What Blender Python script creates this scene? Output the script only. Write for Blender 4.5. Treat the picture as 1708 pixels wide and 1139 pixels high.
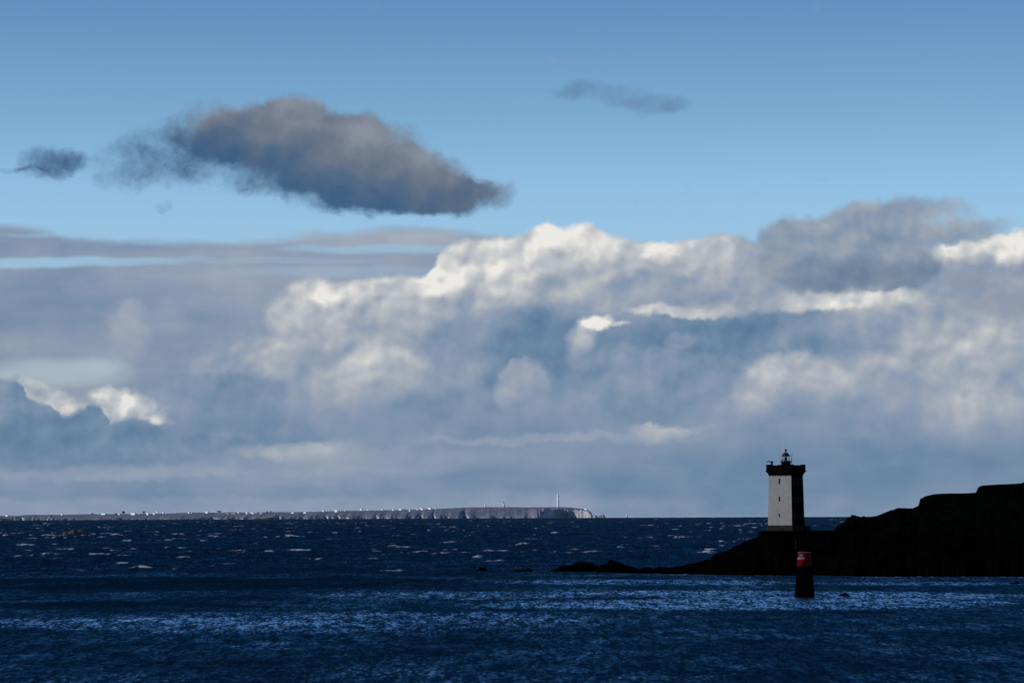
import bpy, bmesh, math, random
import numpy as np
from mathutils import Vector, Matrix

random.seed(7)
RNG = np.random.default_rng(7)
for o in list(bpy.data.objects):
    bpy.data.objects.remove(o)
S = bpy.context.scene
COL = S.collection

# ------------------------------------------------------------------ camera
FPX = 6400.0                    # focal length in photo pixels (1708 wide): a long telephoto
CAM_H = 16.0                    # eye above the sea, m
R_EARTH = 6.371e6
PITCH = math.atan((849.7 - 569.5) / FPX)
ROLL = 0.0042
CAM = Vector((0, 0, CAM_H))
FWD = Vector((0, math.cos(PITCH), math.sin(PITCH)))
R0 = Vector((1, 0, 0))
U0 = R0.cross(FWD)
RIGHT = (R0 * math.cos(ROLL) - U0 * math.sin(ROLL)).normalized()
UP = RIGHT.cross(FWD).normalized()
cam_d = bpy.data.cameras.new("camera")
cam_d.sensor_width = 36.0
cam_d.lens = 36.0 * FPX / 1708.0
cam_d.clip_start = 1.0
cam_d.clip_end = 200000.0
cam = bpy.data.objects.new("camera", cam_d)
COL.objects.link(cam)
cam.matrix_world = Matrix(((RIGHT.x, UP.x, -FWD.x, CAM.x), (RIGHT.y, UP.y, -FWD.y, CAM.y),
                           (RIGHT.z, UP.z, -FWD.z, CAM.z), (0, 0, 0, 1)))
S.camera = cam
S.view_settings.view_transform = 'Standard'
S.view_settings.look = 'None'
S.view_settings.exposure = 0.0
S.view_settings.gamma = 1.0


def at(px, py, D):
    """photo pixel (1708 x 1139) and distance along Y -> point in the place"""
    d = FWD * FPX + RIGHT * (px - 854) - UP * (py - 569.5)
    return CAM + d * (D / d.y)


def sea_z(x, y):
    return -(x * x + y * y) / (2 * R_EARTH)


def sea_at(px, py):
    """where the sight line through a pixel meets the (curved) sea"""
    D = 500.0
    for _ in range(60):
        p = at(px, py, D)
        q = at(px, py, 1.0) - CAM
        D = max(50.0, (sea_z(p.x, p.y) - CAM_H) / q.z) if q.z < 0 else 14000
    return at(px, py, D)


def lin(c):
    return tuple((v / 255 / 12.92) if v / 255 <= 0.04045 else ((v / 255 + 0.055) / 1.055) ** 2.4 for v in c)


# ------------------------------------------------------------------ sun
SUN_EL = math.radians(22)
SUN_BACK = math.radians(-6)      # measured from due left (-X) away from the camera
sv = Vector((-math.cos(SUN_BACK) * math.cos(SUN_EL), math.sin(SUN_BACK) * math.cos(SUN_EL), math.sin(SUN_EL)))
sd = bpy.data.lights.new("sun", 'SUN')
sd.energy = 3.0
sd.angle = math.radians(0.5)
sd.color = (1.0, 0.93, 0.83)
sun = bpy.data.objects.new("sun", sd)
sun.rotation_euler = sv.to_track_quat('Z', 'Y').to_euler()
sun.location = (-400, 0, 400)
COL.objects.link(sun)

# ------------------------------------------------------------------ world: Nishita sky with procedural clouds
W = bpy.data.worlds.new("World")
W.use_nodes = True
NT = W.node_tree
NT.nodes.clear()


class NB:
    """small node builder"""
    count = 0

    def __init__(s, nt):
        s.nt = nt

    def n(s, typ, **kw):
        nd = s.nt.nodes.new(typ)
        for k, v in kw.items():
            setattr(nd, k, v)
        return nd

    def put(s, sock, v):
        if isinstance(v, bpy.types.NodeSocket):
            s.nt.links.new(v, sock)
        elif v is not None:
            sock.default_value = v

    def m(s, op, a, b=None, c=None, clamp=False):
        nd = s.n('ShaderNodeMath', operation=op, use_clamp=clamp)
        s.put(nd.inputs[0], a)
        s.put(nd.inputs[1], b)
        s.put(nd.inputs[2], c)
        return nd.outputs[0]

    def vm(s, op, a, b=None, sc=None):
        nd = s.n('ShaderNodeVectorMath', operation=op)
        s.put(nd.inputs[0], a)
        s.put(nd.inputs[1], b)
        s.put(nd.inputs[3], sc)
        return nd.outputs[1] if op in ('DOT_PRODUCT', 'LENGTH') else nd.outputs[0]

    def noise(s, vec, scale, detail=5, rough=.5, lac=2.0, color=False, dist=0.0):
        nd = s.n('ShaderNodeTexNoise')
        s.put(nd.inputs['Vector'], vec)
        nd.inputs['Scale'].default_value = scale
        nd.inputs['Detail'].default_value = detail
        nd.inputs['Roughness'].default_value = rough
        nd.inputs['Lacunarity'].default_value = lac
        nd.inputs['Distortion'].default_value = dist
        return nd.outputs[1] if color else nd.outputs[0]

    def ss(s, v, lo, hi, a=0.0, b=1.0, kind='SMOOTHSTEP'):
        nd = s.n('ShaderNodeMapRange', interpolation_type=kind, clamp=(kind == 'LINEAR'))
        s.put(nd.inputs['Value'], v)
        s.put(nd.inputs['From Min'], lo)
        s.put(nd.inputs['From Max'], hi)
        s.put(nd.inputs['To Min'], a)
        s.put(nd.inputs['To Max'], b)
        return nd.outputs[0]

    def mix(s, f, a, b):
        nd = s.n('ShaderNodeMix', data_type='RGBA')
        s.put(nd.inputs[0], f)
        s.put(nd.inputs[6], a if isinstance(a, bpy.types.NodeSocket) else (*a, 1))
        s.put(nd.inputs[7], b if isinstance(b, bpy.types.NodeSocket) else (*b, 1))
        return nd.outputs[2]

    def ramp(s, f, stops, interp='LINEAR'):
        nd = s.n('ShaderNodeValToRGB')
        cr = nd.color_ramp
        cr.interpolation = interp
        while len(cr.elements) < len(stops):
            cr.elements.new(0.5)
        for e, (p, c) in zip(cr.elements, stops):
            e.position = p
            e.color = (*c, 1)
        s.put(nd.inputs[0], f)
        return nd.outputs[0]

    def curve(s, f, pts):
        nd = s.n('ShaderNodeFloatCurve')
        c = nd.mapping.curves[0]
        pts = sorted(pts)
        c.points[0].location = pts[0]
        c.points[1].location = pts[-1]
        for p in pts[1:-1]:
            c.points.new(*p)
        nd.mapping.update()
        s.put(nd.inputs['Value'], f)
        return nd.outputs[0]

    def xyz(s, v):
        nd = s.n('ShaderNodeSeparateXYZ')
        s.put(nd.inputs[0], v)
        return nd.outputs

    def comb(s, x, y, z=0.0):
        nd = s.n('ShaderNodeCombineXYZ')
        s.put(nd.inputs[0], x)
        s.put(nd.inputs[1], y)
        s.put(nd.inputs[2], z)
        return nd.outputs[0]

    def quad(s, vec, x, y, rx, ry):
        """local coordinates and squared radius of an ellipse on the sky chart; scalars only keeps the shader small"""
        vx, vy = vec
        NB.count += 1
        x += NB.count * .0013                       # keeps equal nodes from being merged across the shader
        y += NB.count * .0011
        lx = s.m('MULTIPLY_ADD', vx, 100 / rx, -x / rx)
        ly = s.m('MULTIPLY_ADD', vy, 100 / ry, -y / ry)
        return lx, ly, s.m('MULTIPLY_ADD', lx, lx, s.m('MULTIPLY', ly, ly))

    def heads(s, vec, lst, base=0.0):
        """cumulus heads: crisp rounded upper outline, light at the top fading down into the bank (x, y, rx, ry, weight)"""
        acc = base
        for x, y, rx, ry, w in lst:
            lx, ly, r2 = s.quad(vec, x, y, rx, ry)
            sh = s.ss(s.m('MULTIPLY_ADD', lx, .35, ly), 1.0, -1.0, 0.0, w)
            acc = s.m('MULTIPLY_ADD', sh, s.ss(r2, 1.08, .52), acc)
        return acc

    def patches(s, vec, lst, base):
        """like blobs, but each patch pulls the value toward its own level (x, y, rx, ry, level, strength)"""
        acc = base
        for x, y, rx, ry, lv, st in lst:
            r2 = s.quad(vec, x, y, rx * 1.25, ry * 1.25)[2]
            acc = s.m('MULTIPLY_ADD', s.ss(r2, 1.0, .08, 0.0, st), s.m('SUBTRACT', lv, acc), acc)
        return acc

    def set_heads(s, vec, lst, base):
        """rounded heads with a crisp lit crown (x, y, rx, ry, level, strength)"""
        acc = base
        for x, y, rx, ry, lv, st in lst:
            lx, ly, r2 = s.quad(vec, x, y, rx, ry)
            sh = s.ss(s.m('MULTIPLY_ADD', lx, .35, ly), 1.0, -.9, 0.0, st)
            acc = s.m('MULTIPLY_ADD', s.m('MULTIPLY', sh, s.ss(r2, 1.10, .55)), s.m('SUBTRACT', lv, acc), acc)
        return acc

    def voro(s, vec, scale, detail=2.0, rough=.5, smooth=.35):
        nd = s.n('ShaderNodeTexVoronoi', feature='SMOOTH_F1', voronoi_dimensions='2D', normalize=False)
        s.put(nd.inputs['Vector'], vec)
        nd.inputs['Scale'].default_value = scale
        nd.inputs['Detail'].default_value = detail
        nd.inputs['Roughness'].default_value = rough
        nd.inputs['Smoothness'].default_value = smooth
        return nd.outputs['Distance']

    def blobs(s, vec, lst, base=0.0):
        """sum of soft elliptical patches (x, y, rx, ry, weight); radii reach the faded edge"""
        acc = base
        for x, y, rx, ry, w in lst:
            r2 = s.quad(vec, x, y, rx * 1.22, ry * 1.22)[2]
            acc = s.m('ADD', s.ss(r2, 1.0, .0, 0.0, w), acc)
        return acc


q = NB(NT)
tc = q.n('ShaderNodeTexCoord')
dx, dy, dz = q.xyz(tc.outputs['Generated'])
az = q.m('ARCTAN2', dx, dy)
el = q.m('ARCSINE', dz)
# sky chart: azimuth and elevation in hundredths of a 6400-per-radian unit, measured downward from the top
SX = q.m('MULTIPLY_ADD', az, 64.0, 8.54)
SY = q.m('MULTIPLY_ADD', el, -64.0, 8.497)
P = q.comb(SX, SY)

sky = q.n('ShaderNodeTexSky', sky_type='NISHITA', sun_disc=False)
sky.sun_elevation = SUN_EL
sky.sun_rotation = math.radians(270) + SUN_BACK
sky.altitude = 0
sky.air_density = 1.0
sky.dust_density = 0.3
sky.ozone_density = 2.0
SKYTINT = q.ramp(q.ss(SY, 0.0, 8.5, kind='LINEAR'), [
    (0.0, (.225, .345, .53)), (0.118, (.265, .400, .585)), (0.235, (.315, .455, .645)), (.353, (.385, .53, .765)),
    (.435, (.405, .55, .79)), (.7, (.42, .47, .70)), (1.0, (.40, .50, .70))])
skyc = q.vm('SCALE', q.vm('MULTIPLY', sky.outputs[0], SKYTINT), sc=2.0)

# shared noise
wn1 = q.noise(P, 0.9, 7, .55, color=True)
wv1 = q.vm('SUBTRACT', wn1, (.5, .5, .5))
wn2 = q.noise(P, 3.2, 5, .6, color=True)
wv2 = q.vm('SUBTRACT', wn2, (.5, .5, .5))
# billowy warp for heaps, streaky warp for flat layers
PW = q.vm('ADD', q.vm('ADD', P, q.vm('SCALE', wv1, sc=.62)), q.vm('SCALE', wv2, sc=.17))
PW = q.vm('MULTIPLY', PW, (1, 1, 0))
PE = q.vm('MULTIPLY', q.vm('ADD', q.vm('ADD', P, q.vm('SCALE', wv1, sc=.22)), q.vm('SCALE', wv2, sc=.2)), (1, 1, 0))
PL = q.vm('ADD', P, q.vm('SCALE', wv1, sc=.30))
PS = q.vm('ADD', P, q.vm('MULTIPLY', wv1, (1.2, .16, 0)))
VW, VE, VS, VP = [q.xyz(v)[:2] for v in (PW, PE, PS, P)]
PM = q.vm('MULTIPLY', q.vm('ADD', q.vm('ADD', P, q.vm('SCALE', wv1, sc=.50)), q.vm('SCALE', wv2, sc=.22)), (1, 1, 0))
VM = q.xyz(PM)[:2]
VH = q.xyz(q.vm('ADD', q.vm('ADD', P, q.vm('SCALE', wv1, sc=.45)), q.vm('SCALE', wv2, sc=.42)))[:2]
# relief noise: light comes from upper left
rn_a = q.noise(PL, 1.35, 6, .5)
rn_b = q.noise(q.vm('ADD', PL, (-.12, -.18, 0)), 1.35, 6, .5)
relief = q.m('SUBTRACT', rn_a, rn_b)
PV = q.vm('ADD', q.vm('ADD', P, q.vm('SCALE', wv1, sc=.5)), q.vm('SCALE', wv2, sc=.10))
bl_a = q.voro(PV, 1.15, 2.0, .45, .55)
bl_b = q.voro(q.vm('ADD', PV, (-.08, -.13, 0)), 1.15, 2.0, .45, .55)
billow = q.m('SUBTRACT', bl_b, bl_a)          # light side of rounded heads up-left
P3 = q.vm('MULTIPLY', P, (.55, 2.2, 1))
streak = q.noise(P3, 1.1, 6, .55)

CLOUD = [(0.0, lin((82, 112, 148))), (.22, lin((106, 134, 162))), (.42, lin((137, 153, 176))), (.6, lin((164, 172, 183))),
         (.78, lin((190, 194, 199))), (.9, lin((214, 214, 212))), (1.0, lin((236, 233, 228)))]


def over(cur, col, alpha):
    return q.mix(alpha, cur, q.vm('SCALE', col, sc=10.0))


def contour(vec, pts, soft, x0=-3.0, x1=20.0, noise=None):
    """alpha of everything below a drawn skyline; pts in chart px"""
    vx, vy = vec
    f = q.ss(vx, x0, x1, kind='LINEAR')
    c = q.curve(f, [((x / 100 - x0) / (x1 - x0), y / 1000) for x, y in pts])
    d = q.m('SUBTRACT', vy, q.m('MULTIPLY', c, 10.0))
    if noise is not None:
        d = q.m('ADD', d, noise)
    nsoft = q.m('MULTIPLY', soft, -1.0)
    return q.ss(d, nsoft, soft), d


cur = skyc

# --- layer 1: flat mauve veil on the left, with a thin blue gap
a1, d1 = contour(VS, [(-300, 372), (0, 378), (60, 384), (110, 396), (180, 402), (300, 405), (430, 402), (520, 392), (620, 383),
                      (740, 384), (850, 400), (1000, 430), (1200, 520), (2000, 560)], .10,
                 noise=q.m('MULTIPLY', q.m('SUBTRACT', streak, .5), .35))
gap = q.blobs(VS, [(60, 437, 240, 10, .85), (420, 433, 200, 6, .25), (640, 414, 190, 8, .6), (600, 452, 250, 10, .25), (120, 392, 120, 5, .4),
                   (105, 618, 130, 26, .75), (178, 604, 40, 20, .25), (-80, 640, 120, 36, .6)])
alp1 = q.m('MULTIPLY', a1, q.m('SUBTRACT', .93, gap, clamp=True))
t1 = q.blobs(VS, [(130, 500, 170, 60, -.14), (10, 525, 80, 28, -.14), (150, 400, 330, 26, -.10), (620, 397, 260, 18, .22),
                  (350, 470, 260, 40, .06), (330, 560, 120, 50, -.05), (450, 440, 300, 40, .08)], .40)
t1 = q.patches(VM, [(70, 500, 130, 46, .27, .6), (15, 525, 60, 24, .20, .7), (300, 560, 110, 40, .30, .7), (216, 552, 40, 56, .60, .85), (222, 522, 26, 24, .64, .7), (280, 532, 40, 24, .44, .6)], t1)
t1 = q.m('ADD', t1, q.m('ADD', q.m('MULTIPLY', q.m('SUBTRACT', streak, .5), .45), q.m('MULTIPLY', q.m('SUBTRACT', rn_a, .5), .30)))
c1 = q.ramp(t1, CLOUD)
c1 = q.mix(.35, c1, lin((138, 147, 170)))
cur = over(cur, c1, alp1)

# --- layer 2: the great heaped bank
a2, d2 = contour(VW, [(-300, 800), (0, 710), (110, 690), (150, 664), (200, 656), (250, 650), (290, 615), (330, 590), (390, 560),
                      (440, 520), (475, 490), (515, 466), (560, 470), (620, 460), (690, 456), (722, 430), (745, 402), (800, 397),
                      (865, 390), (895, 378), (925, 366), (950, 378), (985, 374), (1010, 388), (1050, 400), (1110, 404),
                      (1170, 396), (1225, 392), (1255, 402), (1300, 430), (1380, 440), (1480, 430), (1540, 418), (1600, 404),
                      (1650, 394), (1708, 388), (1800, 380), (2000, 400)], q.ss(SX, 2.6, 6.8, .30, .07))
t2 = q.patches(VM, [
    (900, 440, 330, 90, .68, 1), (1120, 432, 190, 60, .65, .9), (1440, 500, 260, 60, .63, .8), (1630, 500, 190, 140, .60, .9), (1620, 620, 200, 110, .53, .8),
    (640, 505, 230, 80, .63, .9), (540, 590, 240, 80, .55, .85), (760, 560, 150, 60, .52, .6), (420, 612, 160, 40, .53, .7),
    (1090, 482, 110, 22, .47, .65), (1190, 562, 230, 38, .23, .97), (1300, 535, 120, 26, .24, .9), (1400, 548, 90, 26, .33, .7), (895, 580, 150, 62, .25, .9),
    (820, 548, 100, 28, .37, .6), (1440, 592, 100, 16, .32, .6), (735, 592, 40, 40, .36, .6), (1240, 610, 80, 30, .33, .6), (1060, 600, 110, 24, .44, .6), (1000, 640, 120, 34, .44, .5),
    (300, 575, 90, 44, .30, .7), (365, 645, 110, 24, .29, .8), (560, 660, 120, 20, .44, .5), (430, 716, 190, 26, .26, .85), (810, 690, 310, 36, .32, .8), (1250, 730, 300, 26, .34, .5),
    (480, 745, 120, 15, .56, .8), (640, 768, 210, 22, .49, .7), (200, 786, 190, 14, .52, .8), (345, 784, 90, 12, .48, .6), (940, 734, 240, 9, .50, .8), (1108, 720, 60, 12, .56, .8),
    (1350, 800, 520, 60, .25, .9), (120, 750, 260, 26, .24, .7), (300, 818, 420, 16, .31, .8), (300, 850, 700, 22, .44, .7), (850, 840, 300, 20, .42, .5),
    (765, 440, 90, 44, .83, .9), (725, 476, 70, 20, .90, .8), (900, 396, 100, 30, .86, .9), (928, 376, 46, 18, .97, .8), (990, 388, 44, 20, .88, .7),
    (520, 488, 66, 26, .83, .85), (630, 476, 110, 18, .80, .8), (850, 455, 120, 40, .76, .6), (1660, 415, 120, 30, .90, .9), (1498, 428, 22, 12, .97, .9),
    (1400, 506, 170, 18, .78, .8), (1460, 500, 80, 16, .85, .7), (1130, 521, 80, 10, .88, .9), (1185, 515, 60, 10, .83, .6),
    (995, 541, 34, 13, .98, 1), (1035, 545, 18, 6, .80, .7), (970, 566, 26, 24, .66, .75), (960, 592, 18, 20, .50, .5), (1138, 565, 26, 14, .50, .5)], .36)
t2 = q.set_heads(VH, [(1322, 652, 104, 66, 0.60, 0.64), (1290, 640, 50, 34, 0.60, 0.32), (1395, 650, 50, 36, 0.54, 0.40), (872, 652, 50, 54, 0.56, 0.60), (640, 640, 92, 62, 0.58, 0.56), (560, 640, 56, 38, 0.52, 0.40),
                      (1640, 695, 60, 70, 0.56, 0.60), (1585, 704, 44, 44, 0.52, 0.48), (1692, 700, 36, 40, 0.52, 0.48), (500, 530, 62, 56, 0.74, 0.48), (585, 510, 56, 46, 0.72, 0.40), (665, 505, 60, 46, 0.72, 0.40),
                      (745, 470, 50, 50, 0.86, 0.40), (810, 440, 60, 50, 0.82, 0.40), (880, 424, 56, 50, 0.86, 0.40), (948, 412, 44, 42, 0.90, 0.40), (1010, 430, 50, 40, 0.80, 0.40), (1095, 440, 56, 42, 0.74, 0.40), (1180, 436, 60, 44, 0.62, 0.40),
                      (1102, 724, 40, 16, 0.62, 0.48), (360, 612, 60, 34, 0.50, 0.48), (455, 600, 66, 36, 0.54, 0.48), (1620, 436, 56, 36, 0.86, 0.40), (1690, 426, 50, 40, 0.88, 0.40), (1450, 640, 60, 36, 0.50, 0.40), (1240, 700, 60, 30, 0.44, 0.40),
                      (1560, 610, 80, 44, 0.54, 0.40), (1665, 590, 60, 40, 0.54, 0.40), (520, 752, 44, 20, 0.56, 0.40), (440, 750, 40, 14, 0.56, 0.40)], t2)
t2 = q.m('ADD', t2, q.m('MULTIPLY', q.m('SUBTRACT', q.noise(PW, .60, 4, .5), .5), .40))
vfade = q.ss(SY, 6.2, 8.2, 1.0, .2)
# fade contrast of the detail toward the horizon
t2 = q.heads(VE, [(1322, 645, 112, 62, 0.21), (1290, 640, 60, 40, 0.06), (1390, 640, 60, 44, 0.06), (872, 650, 56, 56, 0.16), (640, 632, 105, 62, 0.16), (555, 640, 60, 40, 0.07),
                  (985, 552, 26, 20, 0.21), (1008, 546, 18, 13, 0.15), (972, 580, 22, 26, 0.09), (1640, 690, 62, 66, 0.14), (1580, 700, 50, 50, 0.10), (1690, 700, 40, 40, 0.10),
                  (218, 566, 34, 62, 0.19), (222, 535, 24, 26, 0.10), (1130, 570, 22, 20, 0.10), (1240, 690, 60, 36, 0.09), (1450, 630, 70, 40, 0.10), (1560, 610, 90, 50, 0.09), (1660, 590, 70, 44, 0.09),
                  (500, 520, 70, 52, 0.14), (580, 505, 60, 50, 0.12), (660, 500, 60, 46, 0.11), (470, 610, 60, 40, 0.11), (740, 470, 50, 44, 0.09), (800, 440, 70, 50, 0.09), (880, 420, 60, 54, 0.10), (950, 410, 46, 44, 0.10),
                  (1010, 430, 56, 46, 0.09), (1100, 440, 60, 44, 0.07), (1180, 430, 60, 40, 0.06), (1100, 725, 60, 20, 0.14), (1180, 722, 30, 12, 0.06), (360, 605, 70, 40, 0.10), (430, 590, 60, 36, 0.10), (330, 600, 40, 30, 0.06),
                  (1620, 430, 60, 36, 0.11), (1690, 420, 60, 40, 0.12), (760, 540, 90, 46, 0.06), (1060, 600, 70, 40, 0.07), (940, 690, 80, 40, 0.06), (420, 760, 60, 26, 0.09), (500, 752, 70, 22, 0.09)], t2)
vfade = q.ss(SY, 5.8, 7.8, 1.0, .14)
bright = q.ss(t2, .42, .78, .16, .62)                 # the sunlit heaps show the most relief
t2 = q.m('ADD', t2, q.m('MULTIPLY', q.m('ADD', q.m('MULTIPLY', relief, .5), q.m('MULTIPLY', billow, bright)), vfade))
t2 = q.m('ADD', t2, q.m('MULTIPLY', q.m('MULTIPLY', q.m('SUBTRACT', rn_a, .5), .20), vfade))
t2 = q.m('ADD', t2, q.m('MULTIPLY', q.m('SUBTRACT', streak, .5), q.ss(SY, 6.2, 8.0, 0.0, .22)))
rim = q.ss(d2, .40, .0, 0.0, .07)
t2 = q.m('ADD', t2, q.m('MULTIPLY', rim, q.ss(SX, 3.5, 5.5)))
t2 = q.m('MULTIPLY_ADD', t2, .95, .01)
c2 = q.ramp(t2, CLOUD)
cur = over(cur, c2, a2)

# --- layer 3: white towers catching the sun at the left, and the slate shelf in front of them
w3 = q.blobs(VE, [(40, 645, 62, 24, 1.0), (100, 668, 40, 22, .8), (140, 690, 40, 20, .6), (195, 668, 62, 34, 1.1), (240, 690, 50, 26, .7),
                  (268, 706, 34, 14, .5), (178, 698, 24, 12, .5)])
c3 = q.ramp(q.m('ADD', q.m('MULTIPLY_ADD', w3, .30, .44), q.m('ADD', q.m('MULTIPLY', billow, .8), q.m('MULTIPLY', relief, 1.3))), CLOUD)
cur = over(cur, c3, q.ss(q.m('ADD', w3, q.m('MULTIPLY', q.m('SUBTRACT', rn_a, .5), 1.6)), .2, 1.0, 0, .9))
a4, d4 = contour(VE, [(-300, 640), (-40, 640), (0, 634), (25, 633), (42, 642), (55, 664), (80, 670), (95, 680), (120, 694), (135, 690),
                      (150, 674), (166, 674), (178, 694), (192, 706), (212, 698), (235, 696), (262, 708), (285, 726), (340, 722),
                      (430, 716), (520, 712), (620, 740), (800, 790), (1000, 860), (2000, 900)], .05)
f4 = q.m('MULTIPLY', a4, q.m('MULTIPLY', q.ss(SX, 6.2, 2.6), q.ss(SY, 8.0, 7.2)))
c4 = q.ramp(q.m('ADD', q.m('MULTIPLY', relief, .7), q.blobs(VW, [(60, 740, 200, 50, -.07), (330, 690, 200, 30, .08)], .27)), CLOUD)
cur = over(cur, c4, f4)

# --- layer 4: grey ragged cloud over the right of the bank
n5 = q.m('MULTIPLY', q.m('SUBTRACT', rn_a, .5), 1.6)
m5 = q.blobs(VW, [(1345, 425, 95, 62, .85), (1430, 452, 140, 50, 1.0), (1505, 462, 90, 32, .6), (1420, 378, 100, 40, .55), (1530, 372, 150, 44, .60),
                  (1640, 392, 80, 26, .32), (1540, 345, 110, 24, .30), (1300, 400, 50, 24, .4), (1450, 405, 120, 40, .4)])
m5 = q.m('ADD', m5, q.m('MULTIPLY', n5, .8))
t5 = q.blobs(VW, [(1445, 466, 150, 34, -.24), (1350, 400, 90, 40, .08), (1500, 355, 200, 36, .14)], .40)
c5 = q.ramp(q.m('ADD', t5, q.m('MULTIPLY', relief, 1.2)), CLOUD)
c5 = q.mix(.35, c5, lin((132, 140, 154)))
cur = over(cur, c5, q.ss(m5, .22, .85, 0, .92))
# darker shred at the right edge
m6 = q.m('ADD', q.blobs(VW, [(1660, 500, 110, 44, .7), (1590, 455, 80, 30, .45), (1700, 530, 70, 30, .4)]), q.m('MULTIPLY', n5, .7))
cur = over(cur, lin((134, 144, 168)), q.ss(m6, .3, .9, 0, .6))

# --- layer 5: the lone dark cloud high on the left, its scrap and the faint wisps on the right
PD = q.vm('ADD', q.vm('ADD', P, q.vm('SCALE', wv1, sc=.55)), q.vm('SCALE', wv2, sc=.24))
PD = q.vm('MULTIPLY', PD, (1, 1, 0))
VD = q.xyz(PD)[:2]
m7 = q.blobs(VD, [(430, 222, 105, 56, .9), (520, 240, 120, 66, 1.0), (610, 268, 120, 66, 1.0), (690, 305, 110, 52, 1.0),
                  (485, 190, 56, 36, .6), (600, 215, 60, 30, .35), (760, 326, 76, 34, .55), (815, 322, 46, 32, .48), (640, 335, 120, 26, .6),
                  (350, 218, 90, 54, .55), (300, 255, 120, 50, .42), (225, 280, 100, 40, .27), (400, 300, 130, 34, .28), (200, 303, 50, 24, .26),
                  (550, 318, 100, 36, .5), (470, 298, 100, 36, .4), (88, 276, 60, 32, .78), (15, 285, 60, 6, .28), (155, 278, 40, 12, .12), (268, 347, 18, 16, .34)])
nd7 = q.noise(PD, 2.3, 8, .66)
m7 = q.m('ADD', m7, q.m('MULTIPLY', q.m('SUBTRACT', nd7, .5), q.ss(m7, .0, .25, 0, 1.15)))
# distance under a slanting line through the body gives the darker, bluer underside
slant = q.m('SUBTRACT', SY, q.m('MULTIPLY_ADD', SX, .30, 1.22))
t7 = q.m('ADD', q.ss(slant, -.8, .55, .80, 0.0), q.m('MULTIPLY', relief, 1.0))
t7 = q.m('SUBTRACT', t7, q.blobs(VP, [(85, 270, 80, 50, .45), (815, 320, 60, 40, .3)]))
c7 = q.ramp(t7, [(0.0, lin((56, 88, 124))), (.35, lin((84, 102, 126))), (.65, lin((110, 118, 133))), (1.0, lin((136, 142, 153)))])
cur = over(cur, c7, q.ss(m7, .04, 1.08, 0, .95))
m8 = q.blobs(VD, [(1010, 158, 90, 22, .55), (1100, 176, 60, 18, .6), (1140, 180, 30, 10, .3), (1360, 300, 40, 8, .22), (960, 150, 40, 16, .3)])
m8 = q.m('ADD', m8, q.m('MULTIPLY', q.m('SUBTRACT', nd7, .5), q.ss(m8, 0.0, .2, 0, .8)))
cur = over(cur, lin((94, 124, 158)), q.ss(m8, .05, 1.05, 0, .62))

bg = q.n('ShaderNodeBackground')
bg.inputs['Strength'].default_value = 0.1
q.put(bg.inputs['Color'], cur)
wo = q.n('ShaderNodeOutputWorld')
NT.links.new(bg.outputs[0], wo.inputs['Surface'])
W.cycles.sampling_method = 'MANUAL'
W.cycles.sample_map_resolution = 512
S.world = W

# ================================================================== helpers
def tag(o, label=None, cat=None, group=None, kind=None):
    if label: o['label'] = label
    if cat: o['category'] = cat
    if group: o['group'] = group
    if kind: o['kind'] = kind
    return o


def empty(name, loc, rz=0.0, label=None, cat=None, group=None):
    o = bpy.data.objects.new(name, None)
    COL.objects.link(o)
    o.location = loc
    o.rotation_euler = (0, 0, rz)
    o.empty_display_size = 0.5
    return tag(o, label, cat, group)


def link(name, me, mat, parent=None, smooth=False):
    o = bpy.data.objects.new(name, me)
    COL.objects.link(o)
    if mat is not None:
        me.materials.append(mat)
    if parent is not None:
        o.parent = parent
    if smooth:
        me.polygons.foreach_set('use_smooth', [True] * len(me.polygons))
    return o


def obj(name, bm, mat, parent=None, smooth=False):
    me = bpy.data.meshes.new(name)
    bmesh.ops.recalc_face_normals(bm, faces=bm.faces)
    bm.to_mesh(me)
    bm.free()
    return link(name, me, mat, parent, smooth)


def box(bm, x0, x1, y0, y1, z0, z1, rot=0.0, bev=0.0):
    m = Matrix.Translation(((x0 + x1) / 2, (y0 + y1) / 2, (z0 + z1) / 2)) @ Matrix.Rotation(rot, 4, 'Z') @ \
        Matrix.Diagonal((x1 - x0, y1 - y0, z1 - z0, 1))
    r = bmesh.ops.create_cube(bm, size=1.0, matrix=m)
    if bev:
        es = {e for v in r['verts'] for e in v.link_edges}
        bmesh.ops.bevel(bm, geom=list(es), offset=bev, segments=1, affect='EDGES')


def frustum(bm, hw0, hw1, z0, z1, bottom=True, top=True):
    """square frustum centred on the axis"""
    v = [bm.verts.new((sx * h, sy * h, z)) for z, h in ((z0, hw0), (z1, hw1)) for sx, sy in ((-1, -1), (1, -1), (1, 1), (-1, 1))]
    for i in range(4):
        j = (i + 1) % 4
        bm.faces.new((v[i], v[j], v[4 + j], v[4 + i]))
    if bottom: bm.faces.new(v[3::-1])
    if top: bm.faces.new(v[4:])


def lathe(bm, prof, n=24, cx=0, cy=0, rough=0.0):
    """revolve a (radius, z) profile"""
    rings = []
    for r, z in prof:
        if r < 1e-4:
            rings.append([bm.verts.new((cx, cy, z))])
        else:
            rings.append([bm.verts.new((cx + r * math.cos(2 * math.pi * k / n), cy + r * math.sin(2 * math.pi * k / n), z)) for k in range(n)])
    for a, b in zip(rings, rings[1:]):
        if len(a) == 1 and len(b) == 1: continue
        for k in range(n):
            k2 = (k + 1) % n
            if len(a) == 1: bm.faces.new((a[0], b[k2], b[k]))
            elif len(b) == 1: bm.faces.new((a[k], a[k2], b[0]))
            else: bm.faces.new((a[k], a[k2], b[k2], b[k]))
    if len(rings[0]) > 1: bm.faces.new(rings[0][::-1])
    if len(rings[-1]) > 1: bm.faces.new(rings[-1])


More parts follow.
